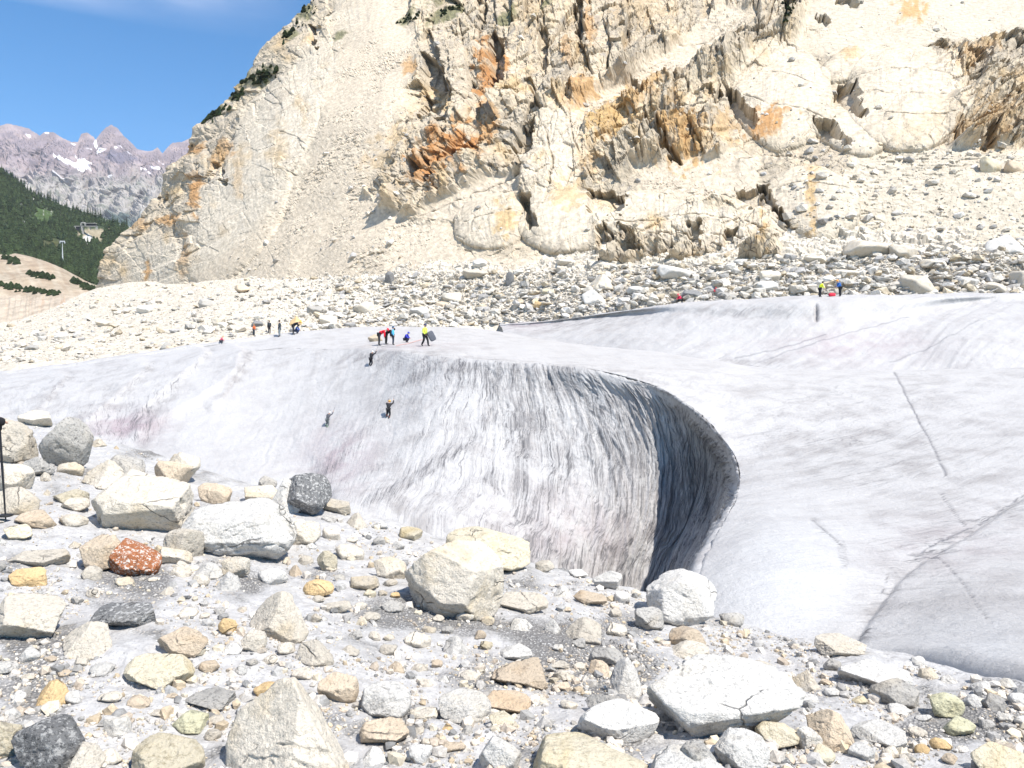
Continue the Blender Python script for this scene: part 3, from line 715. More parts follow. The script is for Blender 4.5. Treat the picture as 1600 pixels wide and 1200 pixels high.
for cx, cy, rx, ry in ((420,120,30,10), (390,125,26,14), (345,172,18,9), (640,30,20,10), (700,20,40,12), (1232,18,10,18), (455,55,16,10), (480,20,20,14), (790,30,22,14), (860,10,40,12), (535,60,14,8), (372,150,16,9), (325,182,10,6), (720,-30,80,20)):
    moss = np.maximum(moss, sstep(.1, .6, 1.1 - el(cx, cy, rx, ry, -35) + 0.6 * fbm(n2(U0 / 8, V0 / 8, cx), 3)))
tint = mixc(tint, (.115, .12, .045), moss * .75)
mountain = mesh_np('mountain', P, grid_faces(len(vv), len(s_in)), M_MOUNT, smooth=False, attrs={'tint': np.clip(tint * 1.0, 0.02, .85), 'rocky': np.clip(rock * (1 - .6 * pale), 0, 1)})
tag(mountain, kind='structure')
MT = bvh_of(mountain)
# ------------------------------------------------------------------ far range with snow patches
sky_line = np.array([(-200,215),(-120,200),(-60,212),(0,197),(12,193),(26,196),(45,201),(62,212),(70,206),(84,207),(98,216),(112,222),(122,222),(127,209),(136,207),(146,214),(149,219),(158,207),(166,199),(174,195),(184,201),(192,211),(204,222),(214,233),(228,236),(238,236),(246,230),(254,240),(262,230),(270,223),(284,222),(300,215),(330,225),(380,235)], float)
uf = np.linspace(-200, 380, 640)
tf = np.concatenate([np.linspace(-0.25, 0, 24)[:-1], np.linspace(0, 1, 300)])
su = np.interp(uf, sky_line[:, 0], sky_line[:, 1]) + 1.2 * fbm(n2(uf / 6, 0 * uf), 3)
VV = su[None] + np.clip(tf, 0, 1)[:, None] * (470 - su[None])
UU = uf[None] + 0 * VV
DD = 6400 - 2900 * np.clip((VV - 192) / 278, 0, 1) ** 0.8 - 1800 * np.minimum(tf, 0)[:, None] * 4
VV = VV - np.minimum(tf, 0)[:, None] * 60
DD = DD + 260 * fbm(n2(UU / 45 + VV / 60, VV / 55, 6), 3) * sstep(0, .12, np.abs(tf))[:, None]
P = PX(UU, VV, DD); N = grid_normals(P)
if N[150, 300, 2] < 0: N = -N
wt = sstep(0, 0.06, tf)[:, None]
wuu = UU + 6 * fbm(n2(UU / 40, VV / 40), 3)
spur = fbm(n2(wuu / 30 + VV / 26, VV / 34 - wuu / 60, 2), 4, ridged=True)
spur2 = fbm(n2(wuu / 11 - VV / 12, VV / 14, 5), 4, ridged=True)
P = P + N * (sstep(-.02,.25,tf)[:, None] * (60 * spur + 28 * spur2) * (1 - .6 * sstep(258, 285, VV)) + wt * (14 * fbm(n2(UU / 3, VV / 3), 3) + 60 * sstep(258, 285, VV) * fbm(n2(UU / 18, VV / 7, 3), 4)))[..., None]
g = 0.5 + 0.5 * fbm(n2(UU / 22, VV / 14, 8), 4)
low = sstep(262, 300, VV + 14 * fbm(n2(UU / 25, VV / 25), 3))
tint = mixc(np.zeros(P.shape) + np.array([.20, .165, .175]), (.29, .235, .225), sstep(.4, .7, g))
tint = mixc(tint, (.34, .33, .29), low * .8)
tint = mixc(tint, (.13, .15, .10), sstep(.5, .7, 0.5 + 0.5 * fbm(n2(UU / 9, VV / 5, 3), 4)) * low * .7)
tint = mixc(tint, (.05, .085, .07), sstep(330, 345, VV - (UU - 190) * 0.18 + 6 * fbm(n2(UU / 10, VV / 10), 3)) * sstep(140, 180, UU))
tint = mixc(tint, (.12, .115, .16), sstep(.3, .7, 1.2 - np.hypot((UU - 190) / 40, (VV - 253) / 16)) * .7)
snow = np.zeros_like(VV)
wu_, wv_ = UU + 1.6 * fbm(n2(UU / 5, VV / 5), 3), VV + 1.6 * fbm(n2(UU / 5, VV / 5, 5), 3)
for poly in ([(85,248),(97,254),(105,258),(116,263),(132,256),(146,274),(128,273),(108,266),(96,260),(86,252)], [(87,272),(95,277),(112,284),(103,284),(92,280)], [(114,283),(130,286),(122,287)],
             [(146,224),(150,218),(153,228),(152,236),(149,234)], [(156,234),(166,238),(160,241),(153,245),(155,240)], [(183,228),(190,230),(193,234),(186,231)], [(40,210),(48,212),(47,216),(42,214)], [(69,207),(77,208),(76,210),(70,209)],
             [(110,223),(119,226),(117,229),(112,226)], [(135,238),(143,236),(141,240)], [(236,264),(252,271),(250,273),(240,269)], [(217,265),(238,274),(236,276),(222,271)], [(95,248),(99,250),(98,254),(94,252)], [(117,249),(120,252),(118,256)], [(200,240),(207,243),(203,243)], [(74,246),(77,250),(74,250)], [(248,254),(256,260),(252,260)], [(178,233),(186,237),(182,238)], [(170,280),(178,281),(173,283)], [(53,204),(56,206),(54,208)]):
    snow = np.maximum(snow, sstep(-.5, .8, poly_sd(wu_, wv_, poly)))
tint = mixc(tint, (.88, .90, .93), snow)
far = mesh_np('far_mountains', P, grid_faces(len(tf), len(uf)), M_FAR, smooth=False, attrs={'tint': np.clip(tint * np.array([1.03, .99, .98]) + .025, 0, .95), 'rocky': 0.12 * (1 - snow)})  # haze painted into the rock colours as a slight mauve lift
tag(far, kind='structure')

# ------------------------------------------------------------------ wooded hill and the worn slope below it
HC = [  # ridge behind, ridge, middle, foot of the wood
 [(-160,190,1700),(-160,160,1350),(-160,300,1000),(-160,420,760)],
 [(0,280,1700),(0,262,1350),(0,335,1050),(0,402,800)],
 [(50,320,1700),(50,302,1320),(50,355,1050),(60,420,790)],
 [(110,345,1650),(110,328,1300),(110,372,1040),(120,438,780)],
 [(160,362,1600),(160,345,1280),(160,390,1020),(170,455,770)],
 [(215,375,1550),(215,358,1250),(215,405,1000),(225,470,760)],
 [(300,392,1500),(300,378,1200),(300,425,950),(310,490,750)],
]
hc = np.array(HC, float)
ctrl = PX(hc[..., 0], hc[..., 1], hc[..., 2]).transpose(1, 0, 2)
rp4 = np.linspace(0, 3, 150); cp4 = np.linspace(0, len(HC) - 1, 260)
P = loft(ctrl, rp4, cp4); N = grid_normals(P)
if N[60, 120, 2] < 0: N = -N
P = P + N * (14 * fbm(P * 0.006, 4) + 5 * fbm(P * 0.03, 3))[..., None]
U, V, D = UV_of(P)
tint = np.zeros(P.shape) + np.array([.035, .055, .022])
tint = mixc(tint, (.055, .088, .026), sstep(.2, .7, 1.1 - np.hypot((U - 65) / 28, (V - 338) / 22) + .4 * fbm(n2(U / 8, V / 8), 3)))
tint = mixc(tint, (.07, .075, .03), sstep(.2, .7, 1.1 - np.hypot((U - 80) / 24, (V - 382) / 14) + .4 * fbm(n2(U / 8, V / 8), 3)))
och = sstep(.2, .6, 1.1 - np.hypot((U - 150) / 34, (V - 366) / 14) + .7 * fbm(n2(U / 6, V / 6), 3))
tint = mixc(tint, (.36, .30, .21), och * .8)
rk = sstep(.62, .70, 0.5 + 0.5 * fbm(n2((U + V * .5) / 3.4, (V - U * .4) / 7, 3), 4)) * sstep(-.2, .3, fbm(n2(U / 30, V / 30, 5), 2) + 0.15 + .4 * np.exp(-((U - 15) / 30) ** 2 - ((V - 350) / 25) ** 2))
tint = mixc(tint, (.42, .40, .37), np.clip(rk, 0, 1) * .9)
slab = sstep(-1, 1, poly_sd(U + 1.5 * fbm(n2(U / 4, V / 4), 2), V, [(128,372),(138,366),(148,374),(146,388),(136,395),(130,390)]))
tint = mixc(tint, (.52, .50, .45), slab)
hill = mesh_np('wooded_hill', P, grid_faces(len(rp4), len(cp4)), M_HILL, attrs={'tint': np.clip(tint, 0, 1), 'rocky': 0.2 + 0 * D})
tag(hill, kind='structure')
HB = bvh_of(hill)

BC = [  # the worn brown slope: brow behind, brow, shelf, lower edge, foot hidden by the moraine
 [(-200,400,900),(-200,370,720),(-200,440,560),(-200,470,520),(-200,560,430)],
 [(-10,410,880),(-10,398,700),(-10,448,560),(-10,468,530),(-10,530,440)],
 [(35,412,870),(30,399,690),(40,450,555),(45,468,525),(50,530,430)],
 [(85,432,840),(80,414,670),(85,455,545),(90,470,515),(90,520,425)],
 [(125,450,800),(120,434,650),(125,462,535),(128,474,505),(130,510,420)],
 [(165,468,760),(158,449,630),(165,472,525),(168,480,500),(170,510,415)],
 [(260,500,700),(250,480,600),(260,500,510),(260,505,490),(260,530,410)],
]
bc = np.array(BC, float)
ctrl = PX(bc[..., 0], bc[..., 1], bc[..., 2]).transpose(1, 0, 2)
rp5 = np.linspace(0, 4, 170); cp5 = np.linspace(0, len(BC) - 1, 280)
P = loft(ctrl, rp5, cp5); N = grid_normals(P)
if N[60, 120, 2] < 0: N = -N
U, V, D = UV_of(P)
gul = fbm(n2((U + V * 0.1) / 9, V / 80), 4, ridged=True)
P = P + N * (4 * fbm(P * 0.02, 4) + 1.0 * gul * sstep(455, 470, V))[..., None]
g = 0.5 + 0.5 * fbm(n2((U - V * 0.8) / 12, (V + U * .35) / 30, 4), 4)
tint = mixc(np.zeros(P.shape) + np.array([.33, .255, .18]), (.39, .33, .25), sstep(.3, .7, g))
tint = mixc(tint, (.42, .355, .28), sstep(452, 468, V + 5 * fbm(n2(U / 8, V / 8), 2)))
tint = mixc(tint, (.42, .26, .16), sstep(.55, .8, 0.5 + 0.5 * fbm(n2(U / 7, V / 50, 6), 3)) * sstep(455, 470, V) * .6)
slope = mesh_np('worn_slope', P, grid_faces(len(rp5), len(cp5)), M_HILL, attrs={'tint': np.clip(tint, 0, 1), 'rocky': 0.15 + 0 * D})
tag(slope, kind='structure')
WB = bvh_of(slope)

# ------------------------------------------------------------------ conifers
def mat_plain(name, col, rough=0.8, var=0.25, scale=3.0, spec=0.3):
    t = NT(name)
    n = t.noise(t.coord('Object'), scale, 5, 0.6)
    lo = tuple(c * (1 - var) for c in col); hi = tuple(min(1, c * (1 + var)) for c in col)
    return t.done(t.mix(t.ramp(n, .3, .7), lo, hi), rough, t.bump(n, 0.3, 0.02), spec)
M_NEEDLE = mat_plain('needles', (.035, .060, .026), 0.8, 0.5, 1.2, 0.2)
M_BARK = mat_plain('bark', (.10, .075, .055), 0.9)
def crown_mesh(seed, h, r):
    rnd = random.Random(seed); V, F = [], []
    tiers = 15
    for k in range(tiers):
        z = h * (0.10 + 0.88 * k / (tiers - 1)); rr = r * (1 - (k / (tiers - 1)) ** 1.15) + 0.12
        nb = max(5, int(11 * (1 - k / tiers) + 4))
        for b in range(nb):
            if rnd.random() < 0.12: continue
            a = 2 * math.pi * (b + rnd.random() * .8) / nb; L = rr * rnd.uniform(.6, 1.12); w = L * .34 + .1
            dr = L * rnd.uniform(.25, .55)
            ca, sa = math.cos(a), math.sin(a)
            i = len(V)
            V += [(0, 0, z + .15 * L), (ca * L * .55 - sa * w, sa * L * .55 + ca * w, z - dr * .5), (ca * L, sa * L, z - dr), (ca * L * .55 + sa * w, sa * L * .55 - ca * w, z - dr * .5), (ca * L * .5, sa * L * .5, z - dr * .15 + .2 * w)]
            F += [(i, i + 1, i + 4), (i + 1, i + 2, i + 4), (i + 2, i + 3, i + 4), (i + 3, i, i + 4), (i, i + 1, i + 2), (i, i + 2, i + 3)]
    return np.array(V), np.array(F)
def trunk_mesh(h, r):
    V, F = [], []
    for k in range(5):
        for a in range(7):
            t = k / 4; rr = r * (1 - .85 * t)
            V.append((math.cos(a * .8976) * rr, math.sin(a * .8976) * rr, h * .95 * t - .3))
    for k in range(4):
        for a in range(7): F.append((k * 7 + a, k * 7 + (a + 1) % 7, k * 7 + 7 + (a + 1) % 7, k * 7 + 7 + a))
    return np.array(V), np.array(F)
def copy_tree(o, parent=None):
    c = o.copy(); COL.objects.link(c); c.parent = parent
    if parent is not None: c.matrix_parent_inverse = o.matrix_parent_inverse
    for ch in o.children: copy_tree(ch, c)
    return c
def make_tree(seed, h, r):
    e = link(bpy.data.objects.new('conifer', None))
    V_, F_ = trunk_mesh(h, .022 * h); mesh_np('trunk', V_, F_, M_BARK, e)
    V_, F_ = crown_mesh(seed, h, r); mesh_np('crown', V_, F_, M_NEEDLE, e, smooth=False)
    return e
TREES = [make_tree(1, 17, 3.6), make_tree(2, 20, 3.4), make_tree(3, 14, 3.8)]
used_tree = [False] * 3
def put_tree(p, s, label, group, rnd):
    k = rnd.randrange(3)
    o = TREES[k]
    if used_tree[k]: o = copy_tree(o)
    used_tree[k] = True
    o.location = p; o.rotation_euler = (0, 0, rnd.random() * 6.28); o.scale = (s * rnd.uniform(.85, 1.15),) * 2 + (s,)
    tag(o, label, 'tree', group)
    return o
rnd = random.Random(3)
spots = []
for k in range(46):                                                       # along the ridge of the hill
    u = -2 + k * 4.45 + rnd.uniform(-1.5, 1.5)
    v = np.interp(u, [0, 50, 110, 160, 215], [262, 302, 328, 345, 358]) + rnd.uniform(2, 5)
    spots.append((u, v, rnd.uniform(.8, 1.25), 'ridge'))
while len(spots) < 268:
    u = rnd.uniform(-2, 195); top = np.interp(u, [0, 50, 110, 160, 215], [266, 306, 332, 349, 362]); bot = np.interp(u, [0, 40, 80, 120, 165], [396, 400, 412, 430, 446])
    v = rnd.uniform(top, bot)
    meadow = max(0, 1 - math.hypot((u - 66) / 26, (v - 338) / 18)) + max(0, 1 - math.hypot((u - 80) / 22, (v - 382) / 11)) + 1.4 * max(0, 1 - math.hypot((u - 142) / 30, (v - 368) / 17))
    if rnd.random() < meadow * 1.6: continue
    spots.append((u, v, rnd.uniform(.45, .95), 'slope'))
band = {'ridge': 'dark conifer standing against the far mountains on the ridge of the wooded hill', 'slope': 'small dark conifer on the wooded hillside below its ridge'}
for u, v, s, kd in spots:
    p, n_ = hit(HB, u, v)
    if p is None: continue
    put_tree(p, s * 0.92, band[kd], 'conifers along the hill ridge' if kd == 'ridge' else 'conifers on the hillside', rnd)
# conifers on the skyline and shelves of the bare mountain
for u, v, hpx, lab in ((338, 172, 13, 'lone upright conifer highest of two on the low left shoulder of the mountain skyline'), (326, 184, 9, 'low conifer beside a mossy patch on the left shoulder of the mountain'),
                       (458, 30, 12, 'upright conifer on the mountain skyline near the top edge'), (437, 62, 12, 'bushy conifer by a mossy ledge on the upper left mountain skyline'), (364, 144, 10, 'dark conifer on the mountain skyline midway up its left edge'),
                       (372, 136, 9, 'short conifer just above the one midway up the mountain skyline'), (396, 106, 10, 'dark conifer on the mountain skyline between the mossy ledges'), (405, 98, 11, 'conifer leaning over the mountain skyline above the mossy ledges'), (294, 222, 7, 'tiny lone conifer on the mountain skyline right of the far peaks')):
    p, n_ = hit(MT, u + 6, v + 8)
    if p is None: continue
    _, _, d = UV_of(np.array(p))
    put_tree(p, hpx * d / FPX / 17 * 1.25, lab, None, rnd)
for k, o in enumerate(TREES):
    if not used_tree[k]: bpy.data.objects.remove(o)
# the wood between them: low trees and scrub nobody could count
rs = np.random.RandomState(4); VS, FS, n0 = [], [], 0
cv, cf = crown_mesh(9, 1.0, 0.42); keep = cf
for k in range(3600):
    u = rs.uniform(-40, 215); top = np.interp(u, [0, 50, 110, 160, 215], [265, 305, 331, 348, 361]); bot = np.interp(u, [0, 40, 80, 120, 165, 215], [399, 402, 416, 434, 450, 468])
    v = rs.uniform(top, bot)
    if rs.rand() < (max(0, 1 - math.hypot((u - 66) / 28, (v - 338) / 20)) + max(0, 1 - math.hypot((u - 80) / 24, (v - 382) / 13)) + 1.6 * max(0, 1 - math.hypot((u - 142) / 30, (v - 366) / 17))) * 1.6: continue
    if fbm(n2((u + v * .5) / 3.4, (v - u * .4) / 7, 3), 4) > .10 or fbm(n2(u / 7.0, v / 7.0, 1.0), 3) > 0.30: continue
    p, n_ = hit(HB, u, v)
    if p is None: continue
    s = rs.uniform(4, 9.5); a = rs.rand() * 6.28
    R = np.array([[math.cos(a), -math.sin(a), 0], [math.sin(a), math.cos(a), 0], [0, 0, 1]])
    VS.append((cv * np.array([s, s, s * .9])) @ R.T + np.array(p)); FS.append(cf + n0); n0 += len(cv)
for k in range(330):                                                      # scrub bands on the worn slope
    t = rs.rand(); b = rs.randint(4)
    u, v = ((0 + 100 * t, 447 + 14 * t + rs.randn() * 2.2), (45 + 38 * t, 428 + 6 * t + rs.randn() * 1.6), (112 + 38 * t, 438 + 18 * t + rs.randn() * 2), (5 + 25 * t, 402 + 8 * t + rs.randn() * 2))[b]
    p, n_ = hit(WB, u, v)
    if p is None: continue
    s = rs.uniform(1.6, 3.6)
    VS.append(cv * np.array([s * 1.5, s * 1.5, s * .8]) + np.array(p)); FS.append(cf + n0); n0 += len(cv)
for k in range(190):                                                      # shrubs clinging to the mountain's mossy ledges
    u0_, v0_, ru, rv = ((420,120,30,8), (400,122,26,12), (345,174,18,7), (455,52,14,9), (480,18,18,12), (372,150,14,7), (640,28,18,8), (700,18,36,9), (1231,18,7,14), (328,184,9,4))[rs.randint(10)]
    u = u0_ + rs.randn() * ru * .5; v = v0_ + rs.randn() * rv * .5 - (u - u0_) * 0.45
    p, n_ = hit(MT, u, v)
    if p is None: continue
    s = rs.uniform(.6, 1.7) * (1.2 if u < 480 else .7)
    VS.append(cv * np.array([s * 1.3, s * 1.3, s * .8]) + np.array(p)); FS.append(cf + n0); n0 += len(cv)
sh = mesh_np('shrubbery', np.concatenate(VS), np.concatenate(FS), mat_plain('scrub_leaves', (.048, .072, .027), .8, .5, .12, .2), smooth=False)
tag(sh, 'dense low wood and scrub covering the hill and mountain ledges', kind='stuff')

# ------------------------------------------------------------------ station gallery and pylon on the wooded hill
M_CONC = mat_plain('pale_concrete', (.33, .315, .285), .85, .25, .5)
M_DARKM = mat_plain('dark_opening', (.03, .03, .035), .7)
M_STEEL = mat_plain('grey_steel', (.50, .51, .52), .5, .1)
def boxes_mesh(lst):
    V_, F_ = [], []
    for x0, y0, z0, x1, y1, z1 in lst:
        i = len(V_)
        V_ += [(x0, y0, z0), (x1, y0, z0), (x1, y1, z0), (x0, y1, z0), (x0, y0, z1), (x1, y0, z1), (x1, y1, z1), (x0, y1, z1)]
        F_ += [(i, i + 3, i + 2, i + 1), (i + 4, i + 5, i + 6, i + 7), (i, i + 1, i + 5, i + 4), (i + 1, i + 2, i + 6, i + 5), (i + 2, i + 3, i + 7, i + 6), (i + 3, i, i + 4, i + 7)]
    return np.array(V_, float), np.array(F_)
p, n_ = hit(HB, 137, 362)
st = link(bpy.data.objects.new('mountain_gallery', None)); st.location = p - Vector((0, 14, 2))
st.scale = (.72, .72, .72); tag(st, 'pale concrete gallery with a round arch and long deck on the wooded hill', 'building')
mesh_np('deck', *boxes_mesh([(-16, -2, 9.0, 28, 4, 10.2), (-13, -2.4, 3, -11, 4, 8.9), (-1, -2.4, -6, 1.5, 4, 8.9), (26, -1, 4, 27.5, 3, 8.9), (14, -1, 4, 15.2, 3, 8.9)]), M_CONC, st, smooth=False)
mesh_np('opening', *boxes_mesh([(-11, -1, -2, -1, 3.6, 8.9)]), M_DARKM, st, smooth=False)
mesh_np('roof', *boxes_mesh([(2, -2.5, 14.5, 26, 4.5, 15.4)]), M_CONC, st, smooth=False)
mesh_np('wall', *boxes_mesh([(8, 0.2, 10.3, 25, 3.8, 14.4)]), M_DARKM, st, smooth=False)
av, af = [], []
for k in range(25):
    a = math.pi * (k / 24 * 1.3 - .15)
    for rr in (3.0, 5.0):
        for yy in (-2.8, 2.0): av.append((3 + math.cos(a) * rr, yy, 12.4 + math.sin(a) * rr))
for k in range(24):
    i = k * 4
    af += [(i, i + 4, i + 6, i + 2), (i + 1, i + 3, i + 7, i + 5), (i, i + 1, i + 5, i + 4), (i + 2, i + 6, i + 7, i + 3)]
mesh_np('arch', np.array(av), np.array(af), M_CONC, st, smooth=False)
p, n_ = hit(HB, 103, 414)
py_ = link(bpy.data.objects.new('cable_pylon', None)); py_.location = p - Vector((0, 6, 1))
tag(py_, 'slim grey cable pylon standing among dark conifers on the hill', 'pylon')
V_, F_ = trunk_mesh(26, .95); mesh_np('mast', V_ * np.array([1, 1, 1.0]), F_, M_STEEL, py_)
mesh_np('crossarm', *boxes_mesh([(-2.6, -.5, 24.2, 2.6, .5, 25.4), (-2.9, -.4, 22.8, -2.1, .4, 24.1), (2.1, -.4, 22.8, 2.9, .4, 24.1)]), M_STEEL, py_, smooth=False)
# ------------------------------------------------------------------ the near moraine: dirty ice sloping down to the pit
fe = np.array([(-700,560,15),(-350,590,13.5),(0,652,12),(200,700,11),(360,750,10.2),(520,795,9.5),(680,840,9),(830,878,8.5),(960,915,8),(1100,962,7.4),(1220,992,6.9),(1340,1015,6.4),(1470,1045,6.0),(1600,1080,5.6),(1900,1160,5.0),(2200,1240,4.6)], float)
E = PX(fe[:, 0], fe[:, 1], fe[:, 2])
B = PX(fe[:, 0], 1240, np.interp(fe[:, 0], [-700, 0, 800, 1600, 2200], [2.9, 2.9, 3.0, 3.2, 3.3]))
back1 = B + np.array([0, -3.5, 0.1]); back1[:, 0] = (fe[:, 0] - 800) / 1250 * 4.2; 
rows = [back1, B, B + (E - B) * .34 + np.array([0, 0, -.03]), B + (E - B) * .68 + np.array([0, 0, .02]), E, E + np.array([0.25, 2.2, -1.5]), E + np.array([.6, 5.0, -5.0]), E + np.array([1.0, 9.0, -11.0])]
ctrl = np.stack(rows)
rp6 = np.concatenate([np.linspace(0, 1, 40)[:-1], np.linspace(1, 4.3, 420)[:-1], np.linspace(4.3, 7, 60)]); cp6 = np.linspace(0, len(fe) - 1, 820)
P = loft(ctrl, rp6, cp6); N = grid_normals(P)
if N[100, 300, 2] < 0: N = -N
b, e = blocks(P[..., 0] * 3.2, P[..., 1] * 3.2, 201)
P = P + N * (0.10 * fbm(P * 0.55, 4) + 0.05 * fbm(P * 2.2, 4) + 0.018 * fbm(P * 8, 3) + 0.02 * b)[..., None]
U, V, D = UV_of(P)
def mat_dirty():
    t = NT('dirty_ice')
    ob = t.coord('Object')
    grit = t.attr('grit', out='Fac')
    n1 = t.noise(ob, 1.6, 8, 0.66); n2_ = t.noise(ob, 14, 6, .7); n3 = t.noise(ob, 60, 4, .7)
    m = t.ramp(t.math('ADD', t.math('ADD', t.math('MULTIPLY', n1, .6), t.math('MULTIPLY', n2_, .25)), t.math('MULTIPLY', t.math('SUBTRACT', grit, .5), .55)), .33, .50)
    ice = t.mix(t.ramp(n2_, .35, .65), (.375, .362, .35), (.50, .487, .47))
    ice = t.mix(t.ramp(n3, .55, .7), ice, (.26, .25, .24))
    gravel = t.mix(t.ramp(n3, .35, .65), (.17, .165, .158), (.48, .455, .42))
    gravel = t.mix(t.ramp(t.noise(ob, 5, 4, .6), .52, .7), gravel, (.34, .26, .17))
    gravel = t.mix(t.ramp(t.noise(ob, 9, 5, .6), .5, .62), gravel, (.46, .45, .435))
    v = t.voronoi(ob, 55)
    gravel = t.mix(t.ramp(v, .25, .5), gravel, (.17, .163, .155), 'MIX')
    col = t.mix(m, ice, gravel)
    h = t.math('ADD', t.math('MULTIPLY', n2_, .8), t.math('ADD', t.math('MULTIPLY', n3, .5), t.math('MULTIPLY', t.math('MULTIPLY', v, m), -.9)))
    return t.done(col, t.ramp(m, 0, 1, .42, .85), t.bump(h, .9, .02), .35)
grit = 0.45 + 0.45 * fbm(n2(U / 120, V / 60, 3), 3)
hot = lambda cx, cy, rx, ry: np.exp(-((U - cx) / rx) ** 2 - ((V - cy) / ry) ** 2)
grit += 0.45 * hot(60, 1060, 80, 60) + 0.35 * hot(260, 920, 130, 30) + 0.4 * hot(760, 990, 200, 40) + 0.45 * hot(900, 1060, 110, 60) + 0.3 * hot(1500, 1120, 100, 60) + 0.3 * hot(640, 960, 90, 30) + 0.45 * hot(620, 1150, 70, 40) + 0.3 * hot(840, 920, 90, 20) - 0.35 * hot(1400, 1010, 250, 25) - .1
grit -= 0.9 * hot(210, 1120, 70, 70) + 0.8 * hot(350, 1030, 50, 35) + 0.7 * hot(130, 830, 60, 40) + 0.8 * hot(620, 870, 60, 25) + 0.6 * hot(690, 1000, 110, 22) + 0.5 * hot(860, 1100, 90, 20) + 0.6 * hot(700, 1165, 60, 30) + 0.6 * hot(300, 920, 40, 20) + 0.5 * hot(560, 830, 60, 20) + 0.5 * hot(870, 935, 70, 14) + 0.4 * hot(480, 985, 60, 18)
grit *= 1 - sstep(4.1, 4.6, rp6)[:, None]
M_DIRTY = mat_dirty()
ground = mesh_np('moraine_ground', P, grid_faces(len(rp6), len(cp6)), M_DIRTY, attrs={'grit': np.clip(grit, 0, 1)})
tag(ground, kind='structure')
FG = bvh_of(ground)
gx, gy = np.meshgrid(np.concatenate([np.linspace(-420, -60, 12)[:-1], np.linspace(-60, 60, 160), np.linspace(60, 420, 12)[1:]]), np.concatenate([np.linspace(-200, 4, 8)[:-1], np.linspace(4, 62, 120), np.linspace(62, 135, 8)[1:]]))
P = np.stack([gx, gy, -15.3 + 0.5 * fbm(n2(gx * .12, gy * .12), 4)], -1)
tag(mesh_np('pit_ground', P, grid_faces(*gx.shape), M_DIRTY, attrs={'grit': 0.45 + 0.3 * fbm(n2(gx * .08, gy * .08), 3)}), kind='structure')

# ------------------------------------------------------------------ rock kinds
def mat_rock(name, base, dark, warm, speck=0.5, gs=1.0, bright=None):
    t = NT(name)
    ob = t.coord('Object')
    rnd_ = t.n.new('ShaderNodeObjectInfo').outputs['Random']
    off = t.n.new('ShaderNodeVectorMath'); off.operation = 'ADD'
    cmb = t.n.new('ShaderNodeCombineXYZ'); t.put(cmb.inputs[0], t.math('MULTIPLY', rnd_, 37.0)); t.put(cmb.inputs[1], t.math('MULTIPLY', rnd_, 91.0))
    t.put(off.inputs[0], ob); t.put(off.inputs[1], cmb.outputs[0]); ob = off.outputs[0]
    n1 = t.noise(ob, 2.6 * gs, 7, .62); n2_ = t.noise(ob, 16 * gs, 7, .72); n3 = t.noise(ob, 70 * gs, 3, .65)
    col = t.mix(t.ramp(n1, .3, .7), base, tuple(min(1, c * 1.12) for c in base))
    col = t.mix(t.math('MULTIPLY', t.ramp(t.noise(ob, 1.7 * gs, 6, .65, .8), .50, .68), .55), col, warm)
    col = t.mix(t.math('MULTIPLY', t.ramp(n2_, .52, .72), .55), col, dark)
    col = t.mix(t.math('MULTIPLY', t.ramp(t.noise(ob, 48 * gs, 4, .7), .50, .66), t.math('MULTIPLY', t.ramp(n1, .2, .6, .5, 1.0), 1.35 * speck)), col, dark)
    if bright: col = t.mix(t.math('MULTIPLY', t.ramp(t.noise(ob, 34 * gs, 4, .7), .52, .60), .95), col, bright)
    br = t.ramp(rnd_, 0, 1, .86, 1.1)
    cb = t.n.new('ShaderNodeCombineXYZ')
    for k in range(3): t.put(cb.inputs[k], br)
    col = t.mix(1.0, col, cb.outputs[0], 'MULTIPLY')
    ck = t.ramp(t.voronoi(t.mix(.25, ob, t.noise(ob, 2.5 * gs, 4, .6, out='Color'), 'ADD'), 2.3 * gs, 'DISTANCE_TO_EDGE'), 0, .018, 1, 0)
    ck = t.math('MULTIPLY', ck, t.ramp(n1, .5, .62))
    col = t.mix(t.math('MULTIPLY', ck, .7), col, (.10, .09, .08))
    h = t.math('ADD', t.math('MULTIPLY', n2_, 1.0), t.math('ADD', t.math('MULTIPLY', n3, .35), t.math('MULTIPLY', ck, -.5)))
    return t.done(col, .88, t.bump(h, .9, .035 / gs), .2)
ROCKM = {
 'cream': mat_rock('cream_granite', (.545, .49, .405), (.25, .225, .19), (.50, .39, .23), .45),
 'white': mat_rock('white_granite', (.565, .54, .495), (.26, .25, .235), (.52, .46, .36), .5),
 'grey': mat_rock('grey_granite', (0.405, 0.383, 0.346), (.13, .125, .12), (.42, .36, .27), .6),
 'dark': mat_rock('dark_gneiss', (.16, .158, .155), (.055, .055, .055), (.24, .23, .21), .7, 1.0, (.40, .39, .37)),
 'rust': mat_rock('rust_granite', (.30, .115, .05), (.15, .06, .03), (.36, .18, .09), .3, 1.3, (.58, .52, .46)),
 'ochre': mat_rock('ochre_granite', (0.560, 0.403, 0.213), (.26, .18, .10), (.46, .27, .11), .4),
 'yellow': mat_rock('yellow_granite', (.54, .48, .36), (.26, .22, .14), (.48, .36, .16), .45),
 'green': mat_rock('greenish_granite', (0.482, 0.459, 0.314), (.19, .185, .13), (.46, .40, .22), .5),
 'tan': mat_rock('tan_granite', (0.526, 0.431, 0.319), (.22, .18, .14), (.44, .30, .17), .45),
}
_ico = {}
def ico(sub):
    if sub not in _ico:
        bm = bmesh.new(); bmesh.ops.create_icosphere(bm, subdivisions=sub, radius=1.0)
        V_ = np.array([v.co[:] for v in bm.verts]); F_ = np.array([[v.index for v in f.verts] for f in bm.faces]); bm.free()
        _ico[sub] = (V_ / np.linalg.norm(V_, axis=1)[:, None], F_)
    return _ico[sub]
